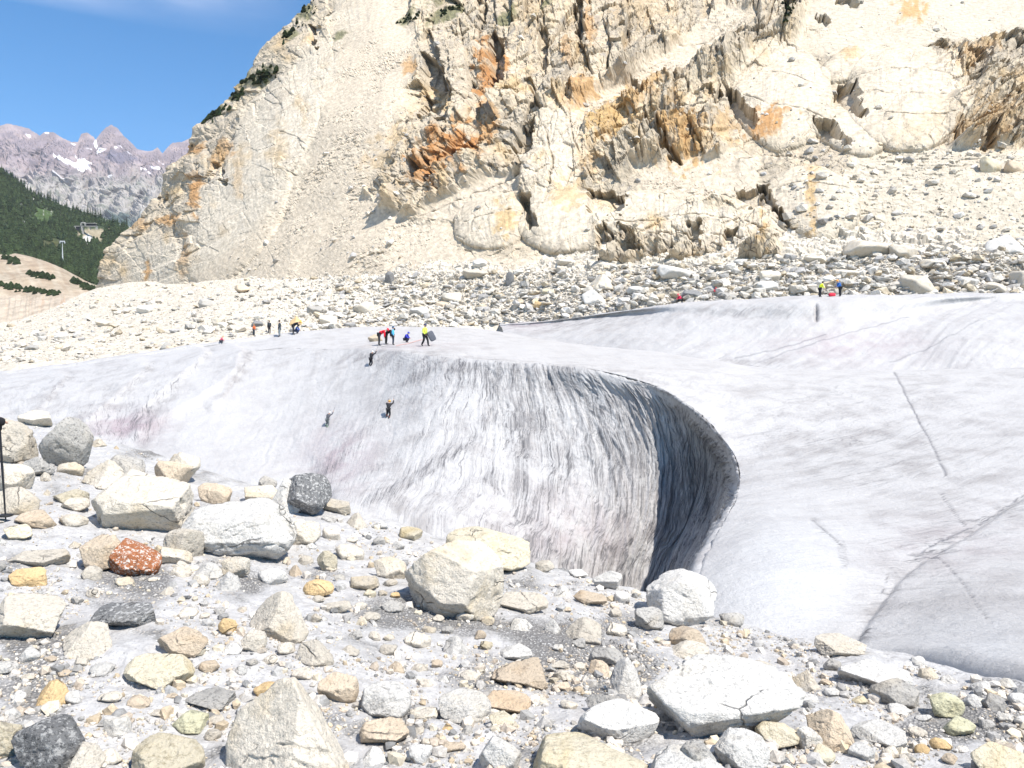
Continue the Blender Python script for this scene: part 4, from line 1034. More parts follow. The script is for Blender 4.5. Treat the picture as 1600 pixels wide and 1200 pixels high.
def rock_shape(seed, sub, style='block'):
    """Unit rock: a sphere cut by random planes with softened edges, then roughened at several scales."""
    r = np.random.RandomState(seed); V_, F_ = ico(sub)
    npl = {'block': 15, 'round': 17, 'slab': 14, 'wedge': 10, 'shard': 11}[style]
    n = r.randn(npl, 3); n /= np.linalg.norm(n, axis=1)[:, None]
    d = r.uniform(.60, .98, npl)
    if style == 'wedge': n = np.concatenate([n, [[-.75, -.35, .55], [.8, -.3, .5], [0, .2, -1], [0.1, -.8, .55]]]); d = np.concatenate([d, [.42, .45, .55, .5]])
    elif style == 'slab': n = np.concatenate([n, [[.12, -.38, 1], [-.1, .1, -1], [r.uniform(-.4, .2), -.8, -.6]]]); d = np.concatenate([d, [.45, .5, .55]])
    elif style == 'block': n = np.concatenate([n, [[r.uniform(-.2, .4), r.uniform(-.55, -.1), 1], [0, 0, -1], [r.uniform(-.4, .4), -.85, .42], [r.uniform(-.4, .2), -.7, -.75], [-.85, -.45, -.3]]]); d = np.concatenate([d, [.60, .62, .64, .70, .68]])
    n /= np.linalg.norm(n, axis=1)[:, None]
    dot = V_ @ n.T
    k = 140.0 if style != 'round' else 40.0
    inv = np.where(dot > 0.02, dot / d[None], 0.0)
    m = (np.sum(inv ** k, axis=1) + 1e-9) ** (1 / k)
    rad = 1 / np.maximum(m, .95)
    Q = V_ * rad[:, None]
    o = r.rand(3) * 50
    bed = r.randn(3); bed /= np.linalg.norm(bed)
    ph = Q @ bed * r.uniform(3.5, 6.0) + 0.9 * fbm(Q * 1.7 + o, 3)
    step = (np.abs(ph - np.round(ph)) < .11) * sstep(-.05, .3, fbm(Q * 2.3 + o + 9, 2))
    Q = Q - V_ * (0.035 * step * (style != 'round') + 0.05 * sstep(.15, .5, fbm(Q * 2.6 + o + 5, 2)))[:, None]
    Q = Q + V_ * (0.028 * fbm(Q * 2.0 + o, 3) + 0.022 * fbm(Q * 6 + o, 4) + (0.016 * fbm(Q * 15 + o, 4, ridged=True) if sub >= 4 else 0))[:, None]
    lo, hi = Q.min(0), Q.max(0)
    return (Q - (lo + hi) / 2) / ((hi - lo) / 2), F_
ROCKS = []                                                               # everything placed, to keep later stones clear
def rock(u0, v0, u1, v1, kind, style, label, seed, yaw=None, tilt=0.0, sub=5, bvh=None, group=None, cat='boulder', name='boulder', sink=0.10, deep=0.85):
    """Stand one rock where its outline (u0..u1, v0..v1) meets the ground."""
    bvh = bvh or FG
    uc, vc = (u0 + u1) / 2, (v0 + v1) / 2
    p, n_ = hit(bvh, uc, v1 - (v1 - v0) * .04)
    if p is None: return None
    if (u1 - u0) > 75 and sub == 5: sub = 6
    d0_ = UV_of(np.array(p))[2]
    w = (u1 - u0) * d0_ / FPX
    ry = w * .5 * deep
    ry = min(ry, .9 * (v1 - v0) * d0_ / FPX * 1.6)
    d = d0_ + ry * .75
    w = (u1 - u0) * d / FPX
    phi = math.atan((vc - HZ) / FPX)
    happ = (v1 - v0) * d / FPX
    hz = max((happ - 2 * ry * math.sin(max(phi, 0)) * .7) / math.cos(phi), .30 * w, happ * .45)
    c = PX(uc, vc, d)
    gz = drop(bvh, c[0], c[1])[0]
    if gz is not None:
        bottom = c[2] - hz / 2
        if bottom > gz.z - sink * hz:                                       # would hover: let it reach the ground
            top = c[2] + hz / 2; hz = top - (gz.z - sink * hz); c[2] = top - hz / 2
    V_, F_ = rock_shape(seed, sub, style)
    yaw_ = yaw if yaw is not None else (seed * 37 % 60 - 30)
    R = np.array(Euler((0, math.radians(tilt), math.radians(yaw_))).to_matrix())
    Q = V_ @ R.T
    Q /= np.abs(Q).max(0)
    Q = Q * np.array([w / 2, ry, hz / 2])
    o = mesh_np(name, Q, F_, ROCKM[kind])
    o.location = c
    tag(o, label, cat, group)
    ROCKS.append((c[0], c[1], max(w / 2, ry), label))
    return o
# ------------------------------------------------------------------ the boulders one can tell apart on the near moraine
HERO = [  # outline in the photograph, rock kind, form, label, short name for neighbours
 (58,648,142,738,'grey','round','big grey brown speckled boulder perched on the moraine edge at far left','the grey speckled boulder on the moraine edge',dict(sub=6)),
 (-40,648,52,728,'cream','block','large cream boulder cut by the left side of the photo, beside the grey speckled one','the large cream boulder at the left side',{}),
 (30,640,86,668,'cream','slab','low pale slab behind the grey speckled boulder on the moraine edge','the low pale slab on the moraine edge',{}),
 (-8,722,52,768,'cream','block','cream boulder above the trekking pole, with a dark hollow beneath','the cream boulder above the trekking pole',{}),
 (34,712,80,746,'grey','round','small greyish rounded rock tucked against the grey speckled boulder','the small greyish rounded rock',{}),
 (-12,758,58,806,'cream','round','pale boulder just right of the trekking pole tip','the pale boulder by the pole tip',{}),
 (80,762,140,792,'yellow','block','small yellowish rough rock below the grey speckled boulder','the small yellowish rough rock',{}),
 (150,730,296,838,'cream','slab','huge smooth pale boulder lying above the rust red one','the huge smooth pale boulder',dict(sub=6, seed_=14, deep=.9)),
 (128,716,214,768,'cream','wedge','pale wedge leaning behind the huge smooth pale boulder','the pale leaning wedge',{}),
 (262,704,314,758,'cream','shard','pointed cream rock standing on the skyline of the moraine edge','the pointed cream rock',{}),
 (312,752,368,790,'tan','block','tan rock with a dark underside below the pointed cream rock','the tan rock with a dark underside',{}),
 (288,772,462,878,'white','block','large whitish boulder overhanging a dark blue hollow, right of the huge smooth pale one','the large whitish overhanging boulder',dict(sub=6, deep=.95)),
 (432,736,516,812,'dark','round','dark grey speckled boulder standing against the white ice wall','the dark speckled boulder by the ice',dict(sub=6)),
 (420,744,474,806,'white','wedge','pale half boulder leaning on the dark speckled one by the ice','the pale half boulder',{}),
 (440,806,502,852,'cream','block','cream block lying right of the large whitish overhanging boulder','the cream block',{}),
 (505,778,552,804,'cream','slab','flat cream rock right of the dark speckled boulder by the ice','the flat cream rock',{}),
 (172,838,252,904,'rust','block','rust red boulder spotted with white','the rust red boulder',dict(sub=6)),
 (126,834,190,896,'tan','block','pale tan boulder joined to the left of the rust red one','the pale tan boulder',{}),
 (246,822,316,878,'cream','block','cream boulder between the rust red and the large whitish boulder','the cream boulder beside the rust red one',{}),
 (18,858,106,888,'cream','slab','long flat pale rock left of the rust red boulder','the long flat pale rock',{}),
 (14,884,74,922,'ochre','block','rough orange brown rock above the big cream slab at the left side','the rough orange brown rock',{}),
 (-24,926,108,1008,'cream','slab','big cream slab at the left side with a black shadow beneath','the big cream slab at the left side',dict(sub=6, deep=.8)),
 (88,968,178,1032,'cream','wedge','cream two faced boulder right of the big cream slab','the cream two faced boulder',{}),
 (150,938,252,984,'dark','slab','dark grey slaty slab lying flat below the rust red boulder','the dark slaty slab',{}),
 (244,974,328,1032,'tan','block','tan grey boulder behind the yellowish flat one','the tan grey boulder',{}),
 (342,962,372,993,'ochre','round','small rounded orange stone alone on the grit','the rounded orange stone',{}),
 (194,1018,302,1078,'yellow','slab','yellowish flat boulder with a dark underside resting on white ice','the yellowish flat boulder',dict(sub=6)),
 (386,920,484,1006,'cream','wedge','cream angular boulder with a dark seam across its face','the cream seamed boulder',dict(sub=6)),
 (374,984,416,1020,'cream','block','small cream rock below the seamed boulder','the small cream rock under the seamed boulder',{}),
 (462,996,522,1044,'cream','wedge','pale wedge right of the small cream rock under the seamed boulder','the pale wedge',{}),
 (56,1060,104,1108,'ochre','wedge','ochre wedge standing on grey gravel at the lower left','the ochre wedge',{}),
 (30,1112,148,1215,'dark','round','dark grey rounded boulder at the lower left','the dark rounded boulder',dict(sub=6, deep=.8)),
 (-22,1122,36,1190,'yellow','block','yellowish boulder cut by the left side, next to the dark rounded one','the yellowish boulder at the left side',{}),
 (92,1160,156,1225,'cream','wedge','cream pointed rock in front of the dark rounded boulder','the cream pointed rock',{}),
 (350,1050,562,1250,'cream','wedge','huge cream pyramid shaped boulder at the bottom of the photo','the huge cream pyramid boulder',dict(sub=6, deep=.8)),
 (206,1144,322,1230,'yellow','slab','broad yellowish boulder at the bottom, left of the cream pyramid','the broad yellowish boulder',{}),
 (290,1072,366,1112,'grey','slab','grey white low rock left of the tip of the cream pyramid','the grey white low rock',{}),
 (270,1108,326,1150,'green','block','greenish block left of the cream pyramid','the greenish block',{}),
 (398,1062,446,1092,'ochre','shard','small brown rock by the shoulder of the cream pyramid','the small brown rock',{}),
 (498,1048,566,1102,'tan','slab','tan tilted rock right of the tip of the cream pyramid','the tan tilted rock',{}),
 (560,1060,646,1124,'white','block','off white squarish boulder right of the cream pyramid','the off white squarish boulder',{}),
 (474,902,522,932,'ochre','shard','ochre brown rock right of the cream seamed boulder','the ochre brown rock',{}),
 (632,836,788,974,'cream','block','big cream boulder standing over a blue shadowed hollow in the middle','the big cream boulder in the middle',dict(sub=6, seed_=77)),
 (694,818,830,898,'yellow','round','broad yellowish boulder behind the big cream boulder in the middle','the broad yellowish boulder',dict(sub=6, seed_=31)),
 (582,868,636,906,'cream','block','rounded cream rock left of the big cream boulder in the middle','the rounded cream rock',{}),
 (622,822,662,846,'yellow','slab','low yellowish rock on the snow above the rounded cream rock','the low yellowish rock',{}),
 (774,924,858,960,'cream','slab','low cream slab right of the big cream boulder in the middle','the low cream slab',{}),
 (896,922,950,948,'tan','slab','flat tan stone on the ice edge below the small white rock','the flat tan stone',{}),
 (924,888,972,922,'white','round','small white rock on the edge under the dark ice cave','the small white rock by the cave',{}),
 (1002,888,1124,984,'white','round','bright white rounded boulder in front of the dark ice cave','the bright white boulder by the cave',dict(sub=6)),
 (992,948,1044,986,'grey','block','dark mottled grey rock against the bright white boulder by the cave','the mottled grey rock',{}),
 (880,962,942,1006,'cream','wedge','cream rock with black shadowed sides between the low slab and the mottled grey rock','the cream rock with shadowed sides',{}),
 (1044,974,1108,1014,'tan','round','round tan rock below the bright white boulder by the cave','the round tan rock',{}),
 (920,1008,974,1042,'grey','round','grey rough rock above the large whitish slab','the grey rough rock',{}),
 (858,1032,892,1046,'cream','slab','topmost pale stone of the little stack on the grit','the little stack of stones',dict(cat='stone', name='stone')),
 (864,1044,894,1066,'cream','round','rounded middle stone of the little stack on the grit','the little stack of stones',dict(cat='stone', name='stone')),
 (866,1064,892,1080,'tan','slab','tan bottom stone of the little stack on the grit','the little stack of stones',dict(cat='stone', name='stone')),
 (768,1028,864,1074,'tan','slab','pinkish tan flat boulder half sunk in the ice near the middle','the pinkish tan flat boulder',{}),
 (776,1006,832,1034,'white','slab','white flat rock behind the pinkish tan flat boulder','the white flat rock',{}),
 (754,1076,832,1118,'tan','slab','layered rock with a rusty lower band right of the middle','the layered rusty banded rock',{}),
 (680,1076,768,1134,'white','block','white angular boulder left of the layered rusty banded rock','the white angular boulder',{}),
 (748,1146,816,1212,'white','block','white block at the bottom, left of the golden boulder','the white block at the bottom',{}),
 (826,1138,1012,1240,'yellow','round','golden yellow boulder at the bottom of the photo','the golden yellow boulder',dict(sub=6)),
 (980,1014,1252,1160,'white','slab','largest boulder on the right, a whitish flat topped slab over a black gap','the largest whitish slab',dict(sub=6, seed_=58, deep=.75)),
 (954,1026,1004,1092,'white','wedge','pale wedge standing at the left end of the largest whitish slab','the pale wedge at the slab end',{}),
 (902,1092,1030,1166,'white','slab','long pale plank like rock tilted down to the right beside the largest whitish slab','the long tilted plank rock',dict(tilt=18, deep=.5)),
 (916,1080,1006,1128,'grey','wedge','grey triangular rock behind the long tilted plank rock','the grey triangular rock',{}),
 (1116,1138,1202,1206,'white','block','white square block in front of the largest whitish slab','the white square block',{}),
 (1180,1120,1254,1174,'yellow','round','yellowish rock between the white square block and the tan shadowed wedge','the yellowish rock',{}),
 (1258,1100,1336,1176,'tan','wedge','tan wedge with a black shadowed left side','the tan shadowed wedge',{}),
 (1330,1122,1414,1170,'white','slab','pale flat boulder right of the tan shadowed wedge','the pale flat boulder',{}),
 (1236,1042,1284,1082,'cream','wedge','small cream wedge with a dark left face above the largest whitish slab','the small dark faced wedge',{}),
 (1148,1026,1216,1066,'cream','wedge','cream pointed rock leaning on the top right of the largest whitish slab','the cream leaning rock',{}),
 (1310,1024,1424,1082,'white','slab','white slab boulder lying on the ice above a dark striped rock','the white slab on the ice',dict(sub=6)),
 (1362,1056,1434,1110,'grey','block','dark striped rock under the white slab on the ice','the dark striped rock',{}),
 (1450,1078,1508,1124,'green','round','greenish rock right of the dark striped rock','the greenish rock',{}),
 (1268,990,1354,1026,'cream','slab','flat cream rock on the edge below the white ice bulge','the flat cream rock by the ice bulge',{}),
 (1514,1158,1620,1225,'yellow','slab','yellow brown slab at the lower right','the yellow brown slab',{}),
 (1452,1148,1488,1172,'ochre','round','small ochre stone at the lower right','the small ochre stone',dict(cat='stone', name='stone')),
 (1470,1118,1524,1152,'green','slab','olive flat rock just above the small ochre stone at the lower right','the olive flat rock',{}),
 (1060,1156,1120,1215,'grey','shard','grey dark sided rock left of the white square block','the grey dark sided rock',{}),
 (1160,950,1200,970,'tan','slab','small tan stone on the ice edge right of the bright white boulder','the small tan stone on the ice edge',dict(cat='stone', name='stone')),
 (1020,1100,1060,1130,'grey','block','small grey rock wedged under the front of the largest whitish slab','the small wedged grey rock',{}),
 (164,708,228,748,'grey','block','grey cream rough rock behind the huge smooth pale boulder','the grey cream rough rock',{}),
 (242,716,302,760,'tan','block','tan rough rock with a dark hole under the pointed cream rock','the tan rough rock with a hole',{}),
 (96,776,140,800,'cream','slab','small cream slab left of the huge smooth pale boulder','the small cream slab',{}),
 (28,796,86,828,'tan','slab','layered tan rock in front of the pale boulder by the pole tip','the layered tan rock by the pole',{}),
 (8,818,54,846,'yellow','block','yellowish rock in front of the layered tan rock by the pole','the yellowish rock by the pole',{}),
 (378,756,440,796,'cream','slab','pinkish cream slab between the tan dark underside rock and the dark speckled boulder','the pinkish cream slab',{}),
 (402,742,434,764,'grey','block','small grey rock on the moraine skyline behind the pinkish cream slab','the small grey skyline rock',{}),
 (304,878,348,906,'white','wedge','small white rock with a dark lower edge below the large whitish overhanging boulder','the small dark edged white rock',{}),
 (346,868,390,906,'cream','block','cream rock right of the small dark edged white rock','the cream rock below the overhang',{}),
 (250,852,298,884,'cream','slab','cream flat rock right below the rust red boulder','the cream flat rock',{}),
 (546,898,592,924,'cream','slab','flat cream dark ended rock left of the big cream boulder in the middle','the flat cream dark ended rock',{}),
 (494,858,528,894,'yellow','block','pale yellow rock right of the large whitish overhanging boulder','the pale yellow rock',{}),
 (1044,1002,1108,1030,'cream','slab','cream tan slab squeezed behind the largest whitish slab','the squeezed cream slab',{}),
 (1246,1136,1284,1170,'white','block','small white block left of the tan shadowed wedge','the small white block',{}),
 (1380,1098,1424,1120,'white','slab','small white flat stone below the dark striped rock','the small white flat stone',dict(cat='stone', name='stone')),
 (1010,1168,1136,1230,'white','slab','grey white slab at the bottom of the photo below the long plank rock','the grey white bottom slab',{}),
 (640,1104,684,1128,'cream','block','small cream rock between the off white squarish and the white angular boulder','the small cream rock between white ones',{}),
 (560,1120,640,1170,'tan','slab','tan broken slab at the right foot of the cream pyramid','the tan broken slab',{}),
]
NEAR = []
for i, (u0, v0, u1, v1, kd, sty, lab, short, kw) in enumerate(HERO):
    kw = dict(kw); sd = kw.pop('seed_', 300 + i)
    o = rock(u0, v0, u1, v1, kd, sty, lab, sd, **kw)
    if o: NEAR.append(((u0 + u1) / 2, (v0 + v1) / 2, (u1 - u0) / 2, short))

# smaller stones lying about between them, each still its own object
COLW = {'cream': 'cream', 'white': 'whitish', 'grey': 'grey', 'dark': 'dark grey', 'ochre': 'orange brown', 'yellow': 'yellowish', 'tan': 'tan', 'green': 'greenish', 'rust': 'rusty'}
taken = set(h[6] for h in HERO)
def where(u, v):
    """Words that place a stone beside the nearest boulders, the nearest first."""
    c = sorted(NEAR, key=lambda n: math.hypot((n[0] - u), (n[1] - v) * 1.6) - n[2] * .6)
    for n in c[:5]:
        du, dv = u - n[0], v - n[1]
        w = ('just left of', 'just right of')[du > 0] if abs(du) > abs(dv) * 1.6 else ('behind', 'in front of')[dv > 0]
        yield w + ' ' + n[3]
rnd = random.Random(21)
SMALL, tries = [], 0
def edge_v(u): return np.interp(u, fe[:, 0], fe[:, 1])
while len(SMALL) < 240 and tries < 12000:
    tries += 1
    u = rnd.uniform(-5, 1605); ev = edge_v(u); t = rnd.random() ** 1.25; v = ev + 4 + t * (1196 - ev)
    pile = tries < 900                                                # the heap of blocks at the upper left is closer packed
    if pile: u = rnd.uniform(0, 560); v = edge_v(u) + rnd.uniform(8, 190)
    big = (v - 620) / 580
    w = rnd.uniform(13, 31) * (0.75 + 0.9 * big) * (1.5 if rnd.random() < .16 else 1) * (1.9 if pile else 1); h = w * rnd.uniform(.5, .85)
    if any(abs(u - n[0]) < n[2] + w * .35 and abs(v - n[1]) < n[2] * .72 + h * .4 for n in NEAR): continue
    if any(math.hypot(u - s[0], (v - s[1]) * 1.3) < (s[2] + w) * .55 for s in SMALL): continue
    kd = rnd.choices(['cream', 'white', 'grey', 'ochre', 'yellow', 'tan', 'green', 'dark'], [42, 30, 12, 2, 4, 9, 0, 1])[0]
    sty = rnd.choice(['block', 'wedge', 'slab', 'round', 'shard'])
    form = {'block': 'blocky', 'wedge': 'wedge shaped', 'slab': 'flat', 'round': 'rounded', 'shard': 'jagged'}[sty]
    lab = None
    for ws in where(u, v):
        for pre in ((f'{COLW[kd]} {form} stone',) if w < 24 else (f'fair sized {COLW[kd]} {form} stone',)):
            cand = pre + ' lying ' + ws
            if len(cand.split()) <= 16 and cand not in taken: lab = cand; break
        if lab: break
    if not lab: continue
    taken.add(lab)
    if rock(u - w / 2, v - h, u + w / 2, v, kd, sty, lab, 900 + len(SMALL), sub=4, cat='stone', name='stone', group='loose stones on the near moraine', sink=.3):
        SMALL.append((u, v, w))

# pebbles and grit, past counting
rs = np.random.RandomState(8)
def scatter(bvh, n, samp, size, kinds, seed, squash=(.55, .85), lift=.15, sub=1, nvar=14):
    """Many small stones of one colour family merged into lists of vertices and faces."""
    shapes = [rock_shape(seed + k, sub, ['block', 'wedge', 'slab', 'shard', 'slab'][k % 5]) for k in range(nvar)]
    VS, FS, CS, k0 = [], [], [], 0
    for k in range(n):
        u, v = samp()
        p, n_ = hit(bvh, u, v)
        if p is None: continue
        s = size(p, u, v)
        if s <= 0: continue
        Q, F_ = shapes[rs.randint(nvar)]
        a, b_ = rs.rand() * 6.28, rs.randn() * .3
        R = np.array(Euler((b_, rs.randn() * .3, a)).to_matrix())
        Q = (Q * np.array([1, rs.uniform(.6, 1), rs.uniform(*squash)])) @ R.T * s
        VS.append(Q + np.array(p) + np.array([0, 0, s * lift])); FS.append(F_ + k0); k0 += len(Q)
        CS.append(np.tile(np.array(kinds[rs.randint(len(kinds))]) * rs.uniform(.8, 1.15), (len(Q), 1)))
    return np.concatenate(VS), np.concatenate(FS), np.concatenate(CS)
def mat_scatter(name, sc_, bmp):
    t = NT(name); ob = t.coord('Object')
    n = t.noise(ob, sc_, 6, .68); n2_ = t.noise(ob, sc_ * 5, 3, .6)
    col = t.mix(1.0, t.attr('tint'), t.mix(t.ramp(n, .3, .7), (.72, .71, .70), (1.15, 1.15, 1.15)), 'MULTIPLY')
    col = t.mix(t.math('MULTIPLY', t.ramp(n2_, .55, .68), .5), col, (.16, .15, .14))
    return t.done(col, .9, t.bump(n, .6, bmp), .2)
PCOL = [(.56, .49, .40), (.60, .56, .50), (.40, .38, .35), (.36, .35, .33), (.50, .41, .29), (.55, .49, .38), (.46, .39, .31), (.24, .235, .225), (.58, .53, .46), (.60, .55, .48)]
gmax = float(np.max(fe[:, 1]))
def samp_fore():
    while True:
        u = rs.uniform(-60, 1660); ev = edge_v(u); v = ev + 2 + (1215 - ev) * rs.rand() ** 1.1
        d = fbm(n2(u / 130.0, v / 60.0, 11.0), 3) + .25 * (math.exp(-((u - 60) / 90) ** 2 - ((v - 1060) / 60) ** 2) + math.exp(-((u - 900) / 130) ** 2 - ((v - 1050) / 70) ** 2) + math.exp(-((u - 620) / 90) ** 2 - ((v - 1150) / 50) ** 2))
        if rs.rand() < .30 + 1.3 * d: return u, v
def size_fore(p, u, v):
    return min(.04, .004 + .0065 * rs.pareto(2.3))
Vp, Fp, Cp = scatter(FG, 15000, samp_fore, size_fore, PCOL, 40, lift=.25)
peb = mesh_np('pebbles', Vp, Fp, mat_scatter('pebble_stone', 30, .01), smooth=False, attrs={'tint': Cp})
tag(peb, 'loose pebbles and grit strewn over the dirty ice of the near moraine', kind='stuff')

# ------------------------------------------------------------------ boulders of the far rubble apron
FARB = [
 (1318,372,1392,406,'cream','slab','largest pale slab on the scree at the right, under the rock dome'),
 (1388,380,1432,404,'cream','block','pale block right beside the largest slab on the far scree'),
 (1540,366,1604,398,'white','wedge','pale wedge with a dark left side at the right border of the scree'),
 (1404,428,1462,462,'cream','block','cream block with a black left face standing right behind the ice ridge'),
 (1580,422,1640,462,'cream','block','cream boulder at the right border just behind the ice ridge'),
 (1024,412,1078,438,'white','slab','long pale slab over a black gap at the foot of the lower rock steps'),
 (920,428,962,458,'cream','wedge','tilted pale wedge with a dark edge on the far rubble'),
 (908,452,950,476,'white','wedge','pale wedge just above the near edge of the ice ridge'),
 (1180,438,1216,458,'white','block','white block with dark gaps near the ice ridge crest'),
 (1186,422,1222,440,'cream','slab','cream slab above the white block near the ice ridge crest'),
 (1232,444,1272,462,'cream','slab','low pale slab just left of the climber in yellow on the ridge'),
 (1300,420,1340,436,'cream','slab','flat pale slab above the two people on the ice ridge'),
 (600,424,616,446,'dark','shard','upright dark rock standing out of the pale scree'),
 (588,432,602,442,'grey','block','grey rock touching the left foot of the upright dark rock'),
 (738,404,762,424,'white','shard','pale upright slab on the scree left of the lower rock steps'),
 (790,424,806,446,'dark','shard','narrow dark pointed rock on the rubble'),
 (722,420,764,436,'cream','slab','flat cream slab below the pale upright slab'),
 (846,448,870,464,'yellow','slab','yellow stained slab on the far rubble'),
 (832,468,856,482,'ochre','slab','orange stained slab just above the dirty end of the ice ridge'),
 (690,456,722,472,'cream','block','cream block in the middle of the rubble above the plateau'),
 (640,478,674,494,'white','slab','pale slab of rubble right above the person with the folded mat'),
 (548,470,590,490,'cream','block','cream block on rubble above the people in red and black'),
 (498,492,528,512,'cream','slab','cream slab lying behind the plateau crest right of the orange helmet'),
 (452,494,474,508,'ochre','wedge','ochre boulder rising behind the bending person on the left crest'),
 (478,478,506,492,'grey','slab','grey slab on the rubble above the left crest'),
 (366,444,392,458,'tan','round','rounded tan boulder on the smooth left scree'),
 (310,466,334,480,'grey','block','grey boulder left of the rounded tan one on the scree'),
 (250,534,268,546,'grey','wedge','small grey pointed boulder behind the left glacier crest'),
 (258,540,274,550,'tan','slab','tan slab in front of the small grey pointed boulder at the crest'),
 (214,476,240,490,'white','slab','whitish slab low on the left scree'),
 (330,496,352,508,'cream','block','cream block behind the crouching person in pink'),
 (392,500,412,512,'dark','slab','thin dark slab behind the person in the orange vest'),
 (150,498,172,510,'cream','slab','cream slab far along the left rubble'),
 (84,520,108,532,'white','block','white block on the left rubble near the photo border'),
 (40,538,62,548,'grey','slab','grey slab on the left rubble nearest the photo border'),
 (980,446,1010,462,'white','slab','white slab above the left end of the ice ridge'),
 (1100,440,1140,456,'cream','slab','cream slab above the two red helmets'),
 (1120,456,1150,470,'grey','block','grey block just behind the ice ridge crest right of the red helmets'),
 (1066,452,1104,470,'dark','slab','black gapped slab between the two red helmets'),
 (1490,430,1530,446,'white','slab','white slab on the rubble at the right'),
 (1530,440,1570,460,'cream','slab','cream slab just behind the ridge crest at the right'),
 (1360,430,1396,444,'grey','slab','grey slab right of the two people on the ice ridge'),
 (1440,404,1480,420,'cream','slab','cream slab between the scree and the rubble at the right'),
 (1256,398,1296,414,'cream','slab','cream slab under the right end of the lower rock steps'),
 (1142,404,1176,418,'white','block','white block against the foot of the lower rock steps'),
 (870,404,900,418,'cream','slab','cream slab left of the lower rock steps'),
 (575,522,600,534,'tan','slab','tan flat rock on the plateau behind the person in red'),
 (680,470,700,482,'tan','slab','tan slab on the rubble above the standing person with a mat'),
 (1570,250,1600,272,'tan','block','tan boulder high on the right scree under the brown steps'),
 (1530,244,1562,272,'yellow','block','yellowish boulder with a dark left face high on the right scree'),
]
for i, (u0, v0, u1, v1, kd, sty, lab) in enumerate(FARB):
    b_ = MT if v1 < 300 else (GL if 'plateau behind' in lab else AP)
    rock(u0, v0, u1, v1, kd, sty, lab, 700 + i, sub=4, bvh=b_, group='boulders on the far rubble', sink=.25)

RCOL = [(.58, .53, .455), (.62, .59, .54), (.56, .515, .44), (.48, .455, .415), (.38, .365, .345), (.53, .45, .33), (.60, .56, .49)]
def crest_v(u): return np.interp(u, [-100, 0, 160, 330, 480, 640, 800, 960, 1120, 1300, 1700], [588, 572, 558, 534, 516, 512, 508, 488, 472, 464, 461])
def foot_v(u): return np.interp(u, [-100, 0, 160, 330, 480, 640, 800, 960, 1120, 1300, 1700], [515, 508, 452, 440, 430, 425, 425, 418, 408, 396, 385])
def samp_far():
    u = rs.uniform(-60, 1660); a, b_ = foot_v(u), crest_v(u)
    return u, a + (b_ - a) * (rs.rand() ** .8 if u > 500 else rs.rand())
def size_far(p, u, v):
    f = .55 + .45 * float(sstep(330, 640, u))
    return min(.9, (.09 + .085 * rs.pareto(1.75)) * f)
Vp, Fp, Cp = scatter(AP, 24000, samp_far, size_far, RCOL, 140, squash=(.22, .6), lift=.25)
V2, F2, C2 = scatter(MT, 3000, lambda: ((rs.uniform(300, 640), rs.uniform(40, 440)) if rs.rand() < .4 else ((rs.uniform(1230, 1640), rs.uniform(220, 430)) if rs.rand() < .7 else (rs.uniform(650, 1640), rs.uniform(0, 420)))),
                     lambda p, u, v: min(1.0, .08 + .10 * rs.pareto(1.8)) if (u > 650 or (u - 300) * .9 + (v - 440) > -20 + 40 * rs.rand()) else 0, RCOL, 160, squash=(.4, .8), lift=.3)
M_RUB = mat_scatter('rubble_stone', 1.6, .25)
rub = mesh_np('rubble', np.concatenate([Vp, V2]), np.concatenate([Fp, F2 + len(Vp)]), M_RUB, smooth=False, attrs={'tint': np.concatenate([Cp, C2])})
tag(rub, 'countless broken pale rocks covering the apron under the mountain', kind='stuff')
# ------------------------------------------------------------------ people
_mats = {}
def cloth(col, rough=.85):
    if (col, rough) not in _mats: _mats[(col, rough)] = mat_plain('cloth', col, rough, .15, 9.0)
    return _mats[(col, rough)]
M_SKIN = mat_plain('skin', (.50, .31, .22), .6, .08, 8)
BASE = dict(pel=(0,0,.95), sp=(0,0,1.14), ch=(0,0,1.34), nk=(0,.0,1.50), hd0=(0,.02,1.58), hd1=(0,.03,1.69), top=(0,.02,1.77), nose=(0,.135,1.645),
            hL=(-.10,0,.92), hR=(.10,0,.92), kL=(-.11,.04,.50), kR=(.11,.04,.50), aL=(-.11,0,.09), aR=(.11,0,.09), tL=(-.13,.17,.035), tR=(.13,.17,.035),
            sL=(-.19,0,1.43), sR=(.19,0,1.43), eL=(-.25,-.02,1.15), eR=(.25,-.02,1.15), wL=(-.25,.10,.92), wR=(.25,.10,.92))
def rotx(p, piv, a):
    y, z = p[1] - piv[1], p[2] - piv[2]; c, s = math.cos(a), math.sin(a)
    return (p[0], piv[1] + y * c - z * s, piv[2] + y * s + z * c)
